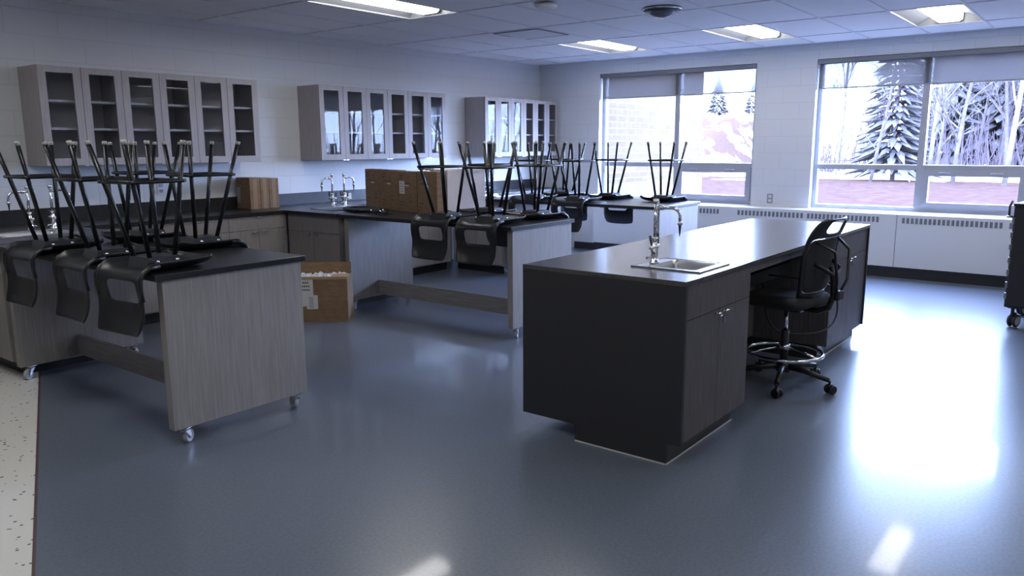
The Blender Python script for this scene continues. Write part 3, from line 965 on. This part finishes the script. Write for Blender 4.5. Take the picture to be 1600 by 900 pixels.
# base star
b = MB()
angs = [-88, -16, 56, 128, 200]
for k, a in enumerate(angs):
    a = math.radians(a)
    c, s_ = math.cos(a), math.sin(a)
    pts = [(c * .02, s_ * .02, .125), (c * .14, s_ * .14, .115), (c * .30, s_ * .30, .085)]
    b.tube(pts, .024, 8, r2=.015)
b.lathe([(0, .09), (.045, .09), (.045, .14), (.03, .16), (0, .16)], n=20)
b.build('star_base', M['plastic'], t)
for k, a in enumerate(angs):
    a = math.radians(a)
    x, y = math.cos(a) * .305, math.sin(a) * .305
    b = MB()
    b.tube([(0, 0, .085), (0, 0, .060)], .007, 8)
    b.lathe([(.0, -.012), (.022, -.012), (.024, 0), (.022, .012), (0, .012)], (.006, 0, .040), 'y', 14)
    cs = b.build('caster', M['plastic'], t, (x, y, 0), (0, 0, a + 1.1))
    for s_ in (-1, 1):
        b = MB(); b.lathe([(0, -.008), (.020, -.009), (.029, -.006), (.029, .006), (.020, .009), (0, .008)], (.008, s_ * .020, .0295), 'y', 18)
        b.build('wheel', M['plastic'], cs)
b = MB(); b.tube([(0, 0, .15), (0, 0, .36)], .025, 16); b.build('column_sleeve', M['black'], t)
b = MB(); b.tube([(0, 0, .34), (0, 0, .50)], .014, 14); b.build('gas_lift', M['chrome'], t)
b = MB(); b.tube([(math.cos(2 * PI * k / 40) * .235, math.sin(2 * PI * k / 40) * .235, .215) for k in range(40)], .011, 10, closed=True)
for a in (0.4, 0.4 + 2 * PI / 3, 0.4 + 4 * PI / 3):
    b.tube([(math.cos(a) * .03, math.sin(a) * .03, .25), (math.cos(a) * .13, math.sin(a) * .13, .24), (math.cos(a) * .232, math.sin(a) * .232, .218)], .008, 8)
b.lathe([(.027, .235), (.036, .235), (.036, .27), (.027, .27)], n=18)
b.build('foot_ring', M['chrome'], t)
# mechanism and seat
b = MB(); b.box(-.07, .07, -.12, .12, .495, .535, bev=.01); b.tube([(.06, 0, .515), (.20, 0, .505)], .006, 6); b.build('tilt_mechanism', M['dark'], t)
b = MB()
pr = rrect(.24, .235, .09, 6)
rows = []
for ins, z in ((.03, .536), (.004, .550), (0, .575), (.012, .600), (.05, .612), (.12, .606)):
    k = 1 - ins / .24
    rows.append([b.bm.verts.new((x * k, y * k + .03, z - .018 * max(0, (y - .12) / .11) ** 2)) for x, y in pr])
n = len(pr)
for A, B in zip(rows, rows[1:]):
    for k in range(n):
        f = b.bm.faces.new([A[k], A[(k + 1) % n], B[(k + 1) % n], B[k]]); f.smooth = True
b.bm.faces.new(rows[0]); f = b.bm.faces.new(rows[-1]); f.smooth = True
b.build('seat_cushion', M['cushion'], t)
# back: curved shell with hand opening near the top
path = [(-.180, .585), (-.205, .64), (-.225, .70), (-.235, .77), (-.238, .84), (-.245, .91), (-.262, .975), (-.275, 1.005), (-.300, 1.055), (-.318, 1.085), (-.325, 1.095)]
wid = [.15, .185, .215, .225, .225, .222, .215, .21, .195, .17, .13]
vv = [-1, -.88, -.5, 0, .5, .88, 1]
def back_sheet(i0, i1, j0, j1, name, m_, par, th, hole=False):
    b = MB(); G = []
    for (y, z), w_ in zip(path, wid):
        G.append([b.bm.verts.new((v * w_, y + .055 * abs(v) ** 2.2, z)) for v in vv])
    for i in range(len(path) - 1):
        for j in range(len(vv) - 1):
            ok = (i0 <= i < i1 and j0 <= j < j1)
            if hole: ok = not (i0 <= i < i1 and j0 <= j < j1) and not (7 <= i < 9 and 2 <= j < 4)
            if ok:
                f = b.bm.faces.new([G[i][j], G[i][j + 1], G[i + 1][j + 1], G[i + 1][j]]); f.smooth = True
    loose = [v for v in b.bm.verts if not v.link_faces]
    for v in loose: b.bm.verts.remove(v)
    o = b.build(name, m_, par)
    q = o.modifiers.new('thickness', 'SOLIDIFY'); q.thickness = th; q.offset = 0
    q = o.modifiers.new('smooth', 'SUBSURF'); q.levels = 1; q.render_levels = 2
    return o
fr = back_sheet(1, 6, 1, 5, 'back_frame', M['plastic'], t, .022, True)
back_sheet(1, 6, 1, 5, 'back_mesh', M['cushion'], t, .006)
b = MB()
b.tube([(0, -.09, .52), (0, -.20, .515), (0, -.27, .545), (0, -.295, .62), (0, -.29, .72), (0, -.272, .80)], .020, 10)
b.tube([(-.13, -.20, .84), (-.09, -.285, .78), (0, -.30, .74), (.09, -.285, .78), (.13, -.20, .84)], .012, 8)
b.tube([(-.15, -.235, .96), (-.10, -.33, .90), (-.07, -.34, .72), (0, -.31, .60)], .009, 8)
b.tube([(.15, -.235, .96), (.10, -.33, .90), (.07, -.34, .72), (0, -.31, .60)], .009, 8)
b.build('back_support', M['plastic'], t)
b = MB(); b.box(-.035, .035, -.345, -.318, .60, .66, bev=.008); b.build('adjuster_knob', M['dark'], t)

# cords
def cord(name, label, pts, r, m_):
    # smooth the poly line once
    P_ = [Vector(p) for p in pts]
    for _ in range(2):
        Q = [P_[0]]
        for a, c in zip(P_, P_[1:]):
            Q += [a * .75 + c * .25, a * .25 + c * .75]
        Q.append(P_[-1]); P_ = Q
    b = MB(); b.tube(P_, r, 6)
    o = b.build(name, m_); tag(o, label, 'cord')
    return o
cord('power_cord', 'black power cord looping down from the demonstration desk behind the chair',
     [(5.20, 1.86, .66), (5.28, 1.62, .64), (5.36, 1.50, .62), (5.46, 1.46, .52), (5.47, 1.45, .38), (5.36, 1.48, .29), (5.22, 1.62, .27), (5.12, 1.80, .30), (5.10, 1.845, .62)], .006, M['wire'])
cord('extension_cord', 'thin orange cord hanging in the knee space of the demonstration desk',
     [(5.05, 2.05, .61), (5.00, 1.98, .45), (5.08, 1.95, .25), (5.15, 2.0, .08), (5.25, 2.04, .0065)], .004, M['orange'])
o = MB().box(-.05, .05, -.012, .012, 0, .11, bev=.004).build('floor_box', M['enamel'], None, (4.62, 2.02, 0))
tag(o, 'small white power box on the floor in the knee space of the desk', 'power box')

# ------------------------------------------------------------------ cartons
def carton(label, loc, rz, W, D, H, group, m_=None, tape=True, marks=None, sticker=None):
    """box with its printed face on local -x... face spans local y"""
    m_ = m_ or M['card']
    t = thing('carton', label, 'box', loc, rz, group)
    MB().box(0, D, -W, 0, 0, H, bev=.003).build('box_body', m_, t)
    if tape:
        MB().box(.0, D, -W / 2 - .025, -W / 2 + .025, H, H + .0008).build('packing_tape', M['tape'], t)
    if marks:
        b = MB()
        # ring mark
        if marks >= 1:
            R1, R2 = .024, .017
            for k in range(20):
                a0, a1 = 2 * PI * k / 20, 2 * PI * (k + 1) / 20
                q = [b.bm.verts.new((-.0012, -.065 + r_ * math.cos(a), H - .055 + r_ * math.sin(a))) for r_, a in ((R1, a0), (R1, a1), (R2, a1), (R2, a0))]
                b.bm.faces.new(q)
            for k, (y0, y1, z) in enumerate(((-.05, -.15, H - .115), (-.16, -.22, H - .115), (-.04, -.12, .09), (-.20, -.25, .10), (-.22, -.25, .14), (-.04, -.07, .055))):
                b.box(-.0012, -.0002, max(y1, -W + .02), y0, z, z + .007)
        b.build('printed_marks', M['ink'], t)
        b = MB()
        for k in range(3):
            b.box(-.0014, -.0004, -.13 - .026 * k - .018, -.13 - .026 * k, H - .140, H - .128)
        b.build('white_print', M['paper'], t)
    if sticker:
        y0, z0, sw, sh = sticker
        s1 = MB().box(-.0016, -.0002, y0 - sw, y0, z0, z0 + sh).build('shipping_label', M['paper'], t)
        b = MB()
        for k in range(4): b.box(-.0022, -.0016, y0 - sw * (.85 - .1 * (k % 2)), y0 - sw * .15, z0 + sh * (.16 + .2 * k), z0 + sh * (.16 + .2 * k) + .008)
        b.build('label_print', M['greyplate'], s1)
    return t
g = 'brown cartons in a row on the middle peninsula'
rz = -math.atan2(.373, 1.39) # row heading
u_ = Vector((-.26, -.966))
labs = ['brown carton with a ring mark, leftmost of the row beside the sink', 'brown carton second from the left in the row on the middle peninsula',
        'brown carton with a white sticker in the row on the middle peninsula', 'brown carton at the right end of the row, beside the white carton']
for k in range(4):
    p = Vector((5.535, 6.24)) + u_ * (.361 * k)
    if k > 0: p = p + Vector((-.012, 0))
    carton(labs[k], (p.x, p.y, .9105), rz, .345, .10, .39 - .006 * (k == 2), g, marks=1, sticker=(-.02, .17, .10, .12) if k == 2 else None)
q = Vector((5.535, 6.24)) + u_ * 1.44
carton('white carton standing against the right end of the brown carton row', (q.x + .183, q.y + .280, .9105), rz, .30, .42, .405, None, M['wcard'], True, None)
t = thing('packing_roll', 'crumpled white and black packing material lying on top of the brown cartons', 'packing', (5.36, 5.18, 1.302), rz)
b = MB(); b.ball((0, 0, .028), .028, n=12, sq=1.0); b.ball((.01, -.055, .024), .026, n=12, sq=.9); b.ball((0, -.11, .020), .022, n=12, sq=.9); b.build('white_wrap', M['bubble'], t)
b = MB(); b.ball((0, .10, .018), .034, n=10, sq=.5); b.build('black_strap', M['wire'], t)

g = 'thin cartons standing on the corner worktop'
for k, (x, wd, lb) in enumerate(((4.595, .118, 'brown carton standing in the worktop corner, leftmost of three, pale label on it'),
                                 (4.716, .10, 'thin brown carton standing in the worktop corner, middle of three'),
                                 (4.819, .115, 'thin brown carton standing in the worktop corner, rightmost of three'))):
    t = thing('carton', lb, 'box', (x, 6.89, .9105), 0, g)
    MB().box(0, wd, 0, .235, 0, .315 - .006 * k, bev=.003).build('box_body', M['card'], t)
    MB().box(wd * .3, wd * .7, -.0008, 0, .0, .30).build('packing_tape', M['tape'], t)
    if k == 0: MB().box(-.0012, -.0002, .165, .225, .06, .22).build('shipping_label', M['greyplate'], t)

# open carton on the floor
BA = math.atan2(5.617 - 5.317, 4.207 - 4.463)
t = thing('open_carton', 'open brown carton with bubble wrap and white labels on the floor behind the nearest table', 'box', (4.463, 5.317, 0), BA)
# local +x runs left along the front face, local -y is depth away from the camera
W, D, H = .56, .30, .40
b = MB()
b.box(0, W, -.006, 0, 0, H); b.box(0, W, -D, -D + .006, 0, H); b.box(0, .006, -D + .006, -.006, 0, H); b.box(W - .006, W, -D + .006, -.006, 0, H)
b.box(.006, W - .006, -D + .006, -.006, 0, .006)
b.build('box_body', M['card'], t)
b = MB()
b.prism([(-D, H), (-D - .02, H + .085), (-D - .015, H + .088), (-D + .006, H)], 0, .01, W - .01)
b.build('open_flap', M['card'], t)
b = MB(); b.prism([(-.14, H - .02), (-.13, H + .012), (.004, H + .004), (.004, H)], 0, 0.0, .14); b.prism([(-.006, H), (-.006, H + .004), (.006, H + .004), (.006, H - .02), (.001, H - .02), (.001, H)], 0, .0, W)
b.build('front_flap', M['card_e'], t)
b = MB()
rw = random.Random(9); gr = []
for i in range(25):
    gr.append([b.bm.verts.new((.02 + (W - .04) * i / 24, -.02 - (D - .04) * j / 12, H - .03 + rw.uniform(-.02, .045) * (0 < i < 24 and 0 < j < 12))) for j in range(13)])
for i in range(24):
    for j in range(12):
        f = b.bm.faces.new([gr[i][j], gr[i + 1][j], gr[i + 1][j + 1], gr[i][j + 1]])
b.build('bubble_wrap', M['bubble'], t)
l1 = MB().box(.30, .52, .0002, .0015, .14, .385).build('address_label', M['paper'], t)
l2 = MB().box(.262, .36, .0016, .003, .115, .24).build('packing_label', M['paper'], t)
b = MB()
for k, (a, c) in enumerate(((.34, .40), (.33, .48), (.33, .46))): 
    for q in range(int((c - a) / .018)): b.box(a + .018 * q, a + .018 * q + .012, .0015, .0019, .345 - .032 * k, .358 - .032 * k)
b.build('label_print', M['ink'], l1)
b = MB()
for k in range(6): b.box(.30, .34, .003, .0034, .130 + .017 * k, .139 + .017 * k)
b.build('label_print', M['greyplate'], l2)

# black tray and hardware lying on the middle peninsula
t = thing('seat_pan', 'flat black moulded tray lying on the worktop in front of the brown cartons', 'tray', (5.14, 5.85, .9105), 1.25)
b = MB(); pr = rrect(.19, .14, .05, 5)
rows = [[b.bm.verts.new((x * k, y * k, z)) for x, y in pr] for k, z in ((.86, 0), (1, .012), (1.0, .030), (.94, .034), (.86, .020), (.5, .014))]
n = len(pr)
for A, B in zip(rows, rows[1:]):
    for k in range(n):
        f = b.bm.faces.new([A[k], A[(k + 1) % n], B[(k + 1) % n], B[k]]); f.smooth = True
b.bm.faces.new(rows[0]); b.bm.faces.new(rows[-1])
b.build('tray_body', M['plastic'], t)
t = thing('cable_bundle', 'tangle of black cables and bright fittings lying in front of the brown cartons', 'cables', (5.03, 5.52, .9195), 1.3)
random.seed(4)
for k in range(4):
    b = MB(); r0 = .045 + .012 * (k % 2); cx = -.20 + .12 * k
    b.tube([(cx + r0 * math.cos(a) * 1.5, r0 * math.sin(a), .010 + .006 * (k % 3) + .006 * math.sin(2 * a)) for a in [2 * PI * q / 20 for q in range(20)]], .007, 6, closed=True)
    b.build('cable_loop', M['wire'], t)
for x, y in ((-.02, -.05), (-.12, .03), (.03, .045)):
    b = MB(); b.lathe([(0, .001), (.012, .001), (.014, .012), (.010, .020), (0, .021)], (x, y, .006), n=12); b.build('fitting', M['chrome'], t)

# ------------------------------------------------------------------ charging cart at the right edge
t = thing('equipment_cart', 'black metal equipment cart on grey casters, cut by the right edge of the photo', 'cart', (7.62, .700, 0), -.10)
W, D, H0, H1 = .62, .78, .175, 1.02
MB().box(.012, D, -W, 0, H0, H1, bev=.008).build('cart_body', M['black'], t)
MB().box(-.002, .012, -W + .01, -.012, H0 + .02, H1 - .02, bev=.003).build('cart_door', M['black'], t)
MB().box(0, D + .006, -W - .006, .006, H1, H1 + .025, bev=.006).build('cart_top', M['plastic'], t)
for z in (.25, .34, .45, .55, .66, .76, .88): MB().box(-.006, .010, -.014, .004, z, z + .05).build('door_hinge', M['steel'], t)
b = MB(); b.tube([(.02, .004, .93), (.0, .028, .94), (.0, .03, 1.02), (.03, .02, 1.06)], .010, 8); b.build('push_handle', M['dark'], t)
b = MB(); b.lathe([(0, 0), (.016, .0), (.016, .02), (0, .024)], (0.0, .03, .925), n=12); b.build('handle_grip', M['chrome'], t)
for x, y, a in ((.06, -.06, -.3), (.70, -.05, 2.4), (.06, -.56, .4), (.70, -.56, .2)):
    b = MB()
    b.tube([(0, 0, .175), (0, 0, .11)], .014, 10)
    b.box(-.03, .03, -.03, .03, .166, .1745)
    b.box(-.012, .055, -.010, .010, .045, .125, bev=.006)
    c = b.build('caster', M['dark'], t, (x, y, 0), (0, 0, a))
    for s_ in (-1, 1):
        b = MB(); b.lathe([(0, -.011), (.030, -.011), (.050, -.009), (.056, 0), (.050, .009), (.030, .011), (0, .011)], (.03, s_ * .022, .056), 'y', 24)
        wh = b.build('wheel', M['dark'], c)
        b = MB(); b.lathe([(0, s_ * .0125), (.036, s_ * .0118), (.038, s_ * .0105)], (.03, s_ * .022, .056), 'y', 24); b.build('wheel_cover', M['caster'], wh)

# ------------------------------------------------------------------ outside
GZ = -.35
b = MB()
v = [b.bm.verts.new(p) for p in ((10.15, -200, GZ), (200, -200, GZ), (200, 200, GZ), (10.15, 200, GZ))]
b.bm.faces.new(v)
struct(b.build('ground', M['ground']))
# brick wing seen through the left window
b = MB()
b.box(10.12, 14.28, 6.5, 9.5, .93, 5.5, 0)
b.box(10.12, 14.30, 6.47, 9.5, GZ, .93, 1)
wg = b.build('wall_brick_wing', [M['brick'], M['concrete']]); struct(wg)
# snow bank in front of the trees
def bank(name, label, xc, ya, yb, wd, ht, m_, cat='snow bank'):
    b = MB(); rows = []
    n = 60
    for i in range(n + 1):
        y = ya + (yb - ya) * i / n
        h = ht * (.65 + .35 * math.sin(i * 1.7) * math.cos(i * .6)) + .05
        if i in (0, n): h = .02
        rows.append([b.bm.verts.new((xc + u * wd, y, GZ - .05 + h * math.exp(-u * u * 5))) for u in (-1, -.7, -.4, -.15, .1, .4, .7, 1)])
    for A, B in zip(rows, rows[1:]):
        for k in range(7):
            f = b.bm.faces.new([A[k], A[k + 1], B[k + 1], B[k]]); f.smooth = True
    b.bm.faces.new([b.bm.verts.new((xc + sx * wd, yy, GZ - .06)) for sx, yy in ((-1, ya), (1, ya), (1, yb), (-1, yb))])
    o = b.build(name, m_); tag(o, label, cat)
bank('snow_bank', 'low white snow bank along the foot of the trees beyond the windows', 47, 21, -70, 2.5, .75, M['snow'])
# brush hill through the left window
b = MB(); rows = []
for i in range(31):
    y = 19 + i * .62
    r_ = []
    for j in range(14):
        x = 44 + j * 1.6
        e = math.sin(min(1, j / 8) * PI / 2) * min(1, i / 5.0)
        h = 4.3 * e * (.92 + .08 * math.sin(i * .9 + j)) + .25 * math.sin(i * 2.3 + j * 1.7) * e
        r_.append(b.bm.verts.new((x, y, GZ - .05 + max(0, h))))
    rows.append(r_)
for A, B in zip(rows, rows[1:]):
    for k in range(13):
        f = b.bm.faces.new([A[k], A[k + 1], B[k + 1], B[k]]); f.smooth = True
hl = b.build('hill', M['hill']); struct(hl)

# trees
def branch(b, p, d_, ln, r, depth, rnd, spread, n=5):
    segs = 4
    pts = [p.copy()]
    q = p.copy(); dd = d_.copy()
    for k in range(segs):
        dd = (dd + Vector((rnd.uniform(-1, 1), rnd.uniform(-1, 1), rnd.uniform(-.2, .5))) * .13).normalized()
        q = q + dd * ln / segs
        pts.append(q.copy())
    b.tube(pts, r, n, r2=r * .45, caps=False)
    if depth == 0: return
    nb = 7 if depth == 2 else 5
    for k in range(nb):
        f = .30 + .68 * (k + rnd.random() * .6) / nb
        i = min(int(f * segs), segs - 1)
        bp = pts[i].lerp(pts[i + 1], f * segs - i)
        a = rnd.uniform(0, 2 * PI)
        side = Vector((math.cos(a), math.sin(a), 0))
        nd = (dd * (1 - spread) + side * spread + Vector((0, 0, .35))).normalized()
        branch(b, bp, nd, ln * rnd.uniform(.38, .55), r * .42, depth - 1, rnd, spread * .9, 4)
def bare_tree(seed, h, m_):
    rnd = random.Random(seed)
    t = thing('bare_tree', '', 'tree')
    lean = Vector((rnd.uniform(-.1, .1), rnd.uniform(-.1, .1), 1)).normalized()
    b = MB(); pts = [Vector((0, 0, -.2))]; q = Vector((0, 0, 0)); dd = lean.copy()
    for k in range(7):
        dd = (dd + Vector((rnd.uniform(-1, 1), rnd.uniform(-1, 1), .3)) * .09).normalized()
        q = q + dd * h / 7; pts.append(q.copy())
    b.tube(pts, .105, 7, r2=.02)
    b.build('trunk', m_, t)
    b = MB()
    for k in range(16):
        f = .16 + .8 * k / 16
        i = min(int(f * 7), 6); bp = pts[i].lerp(pts[i + 1], f * 7 - i)
        a = rnd.uniform(0, 2 * PI)
        nd = Vector((math.cos(a), math.sin(a), rnd.uniform(.7, 1.5))).normalized()
        branch(b, bp, nd, h * rnd.uniform(.16, .30) * (1.15 - f * .6), .05 * (1.1 - f), 2, rnd, .6)
    b.build('branches', m_, t)
    return t
def spruce(seed, h):
    rnd = random.Random(seed)
    t = thing('spruce_tree', '', 'tree')
    MB().tube([(0, 0, -.1), (0, 0, h)], .16, 7, r2=.02).build('trunk', M['bark'], t)
    b = MB()
    nl = 34
    for k in range(nl):
        f = k / (nl - 1)
        z = h * (.08 + .9 * f); R_ = (h * .21) * (1 - f) ** .85 + .15
        nb = 20 if f < .7 else 11
        for q in range(nb):
            a = 2 * PI * (q + rnd.random() * .7) / nb
            rr = R_ * rnd.uniform(.45, 1.15)
            c, s_ = math.cos(a), math.sin(a)
            wd = rr * .085 + .03
            sag = rr * rnd.uniform(.10, .45)
            base = Vector((0, 0, z)); mid = Vector((c * rr * .55, s_ * rr * .55, z - sag * .35)); tip = Vector((c * rr, s_ * rr, z - sag))
            side = Vector((-s_, c, 0)) * wd
            up = Vector((0, 0, wd * .6))
            v0 = b.bm.verts.new(base); v1 = b.bm.verts.new(mid + side); v2 = b.bm.verts.new(mid - side); v3 = b.bm.verts.new(tip); v4 = b.bm.verts.new(mid + up); v5 = b.bm.verts.new(mid - up * 1.5)
            for tri in ((v0, v1, v4), (v0, v4, v2), (v4, v1, v3), (v4, v3, v2), (v0, v5, v1), (v0, v2, v5), (v5, v3, v1), (v5, v2, v3)):
                b.bm.faces.new(tri)
    b.build('foliage', M['needle'], t)
    return t

bt = [bare_tree(11, 13, M['birch']), bare_tree(23, 11, M['bark']), bare_tree(37, 14, M['bark'])]
rr = random.Random(5)
used = [False] * 3
def put_tree(k, x, y, s_, label, grp):
    o = bt[k] if not used[k] else copy_tree(bt[k])
    used[k] = True
    o.location = (x, y, GZ - .02); o.rotation_euler = (0, 0, rr.uniform(0, 6.28)); o.scale = (s_, s_, s_)
    o['label'] = label; o['group'] = grp
# pale trunks standing out at the front of the wood: x, y from the seen directions
for k, x, y, s_, lb in ((0, 44, 7.85, 1.15, 'pale twisting bare trunk just right of the mullion in the right window'),
                        (0, 42, 4.35, 1.2, 'pale forked bare trunk near the right edge of the right window'),
                        (0, 46, 12.85, .95, 'tall thin pale birch against the white sky in the right window'),
                        (1, 43, 6.6, 1.1, 'slim pale trunk midway across the right pane of the right window'),
                        (1, 43, 10.3, .9, 'slim leaning bare trunk left of the mullion in the right window')):
    put_tree(k, x, y, s_, lb, 'pale trunks at the front of the wood')
for i in range(52):
    if i < 34:
        x = rr.uniform(46, 62); y = rr.uniform(.2, .235) * 0 + rr.uniform(-3, 9.6) * x / 50
    else:
        x = rr.uniform(46, 60); y = rr.uniform(-62, -3)
    k = rr.choice((1, 2, 2, 0))
    put_tree(k, x, y, rr.uniform(.75, 1.15), ('pale birch standing in the dense bare wood beyond the right window', 'slim grey bare tree in the dense wood beyond the right window',
             'tall grey bare tree in the dense wood beyond the right window')[k], ('birches of the wood', 'slim grey trees of the wood', 'tall grey trees of the wood')[k])
for i in range(12):
    x = rr.uniform(85, 100)
    y = (10.2 + i * .55) * x / 50
    put_tree(1 + i % 2, x, y, rr.uniform(.48, .62), 'small far bare tree on the low skyline left in the right window', 'far bare trees on the skyline')
HT = []
for x, y, s_, lb in ((62, 26.9, .24, 'small conifer left one of two on the hill top in the left window'), (62, 24.0, .20, 'small conifer right one of two on the hill top in the left window')):
    HT.append((x, y, s_, lb))
sp = spruce(3, 15)
SPR = [(45, 9.7, .72, 'snow-dusted spruce left of the mullion in the right window')] + \
      [(rr.uniform(60, 70), (8.6 - 1.15 * k) * 1.3, rr.uniform(.85, 1.15), None) for k in range(12)]
for i, (x, y, s_, lb) in enumerate(SPR):
    o = sp if i == 0 else copy_tree(sp)
    o.location = (x, y, GZ - .02); o.rotation_euler = (0, 0, rr.uniform(0, 6)); o.scale = (s_, s_, s_)
    o['label'] = lb or 'dark spruce at the back of the wood beyond the right window'; o['group'] = 'spruces of the wood'
for x, y, s_, lb in HT:
    o = copy_tree(sp)
    o.location = (x, y, 3.6); o.rotation_euler = (0, 0, 0); o.scale = (s_ * 1.6, s_ * 1.6, s_)
    o['label'] = lb; o['group'] = 'small conifers on the brush hill'
# undergrowth: a mass of thin stems nobody could count
b = MB()
for k in range(1500):
    x = rr.uniform(49, 58); y = rr.uniform(-14, 15.4) * x / 50 if k < 1100 else rr.uniform(-60, -14)
    h = rr.uniform(1.2, 4.2)
    p = Vector((x, y, GZ)); q = p + Vector((rr.uniform(-.5, .5), rr.uniform(-.9, .9), h)); m_ = (p + q) / 2 + Vector((0, rr.uniform(-.2, .2), 0))
    b.tube([p, m_, q], .035, 3, caps=False, r2=.012)
o = b.build('undergrowth', M['brush']); tag(o, 'thicket of thin reddish stems along the foot of the wood beyond the windows', 'undergrowth', kind='stuff')
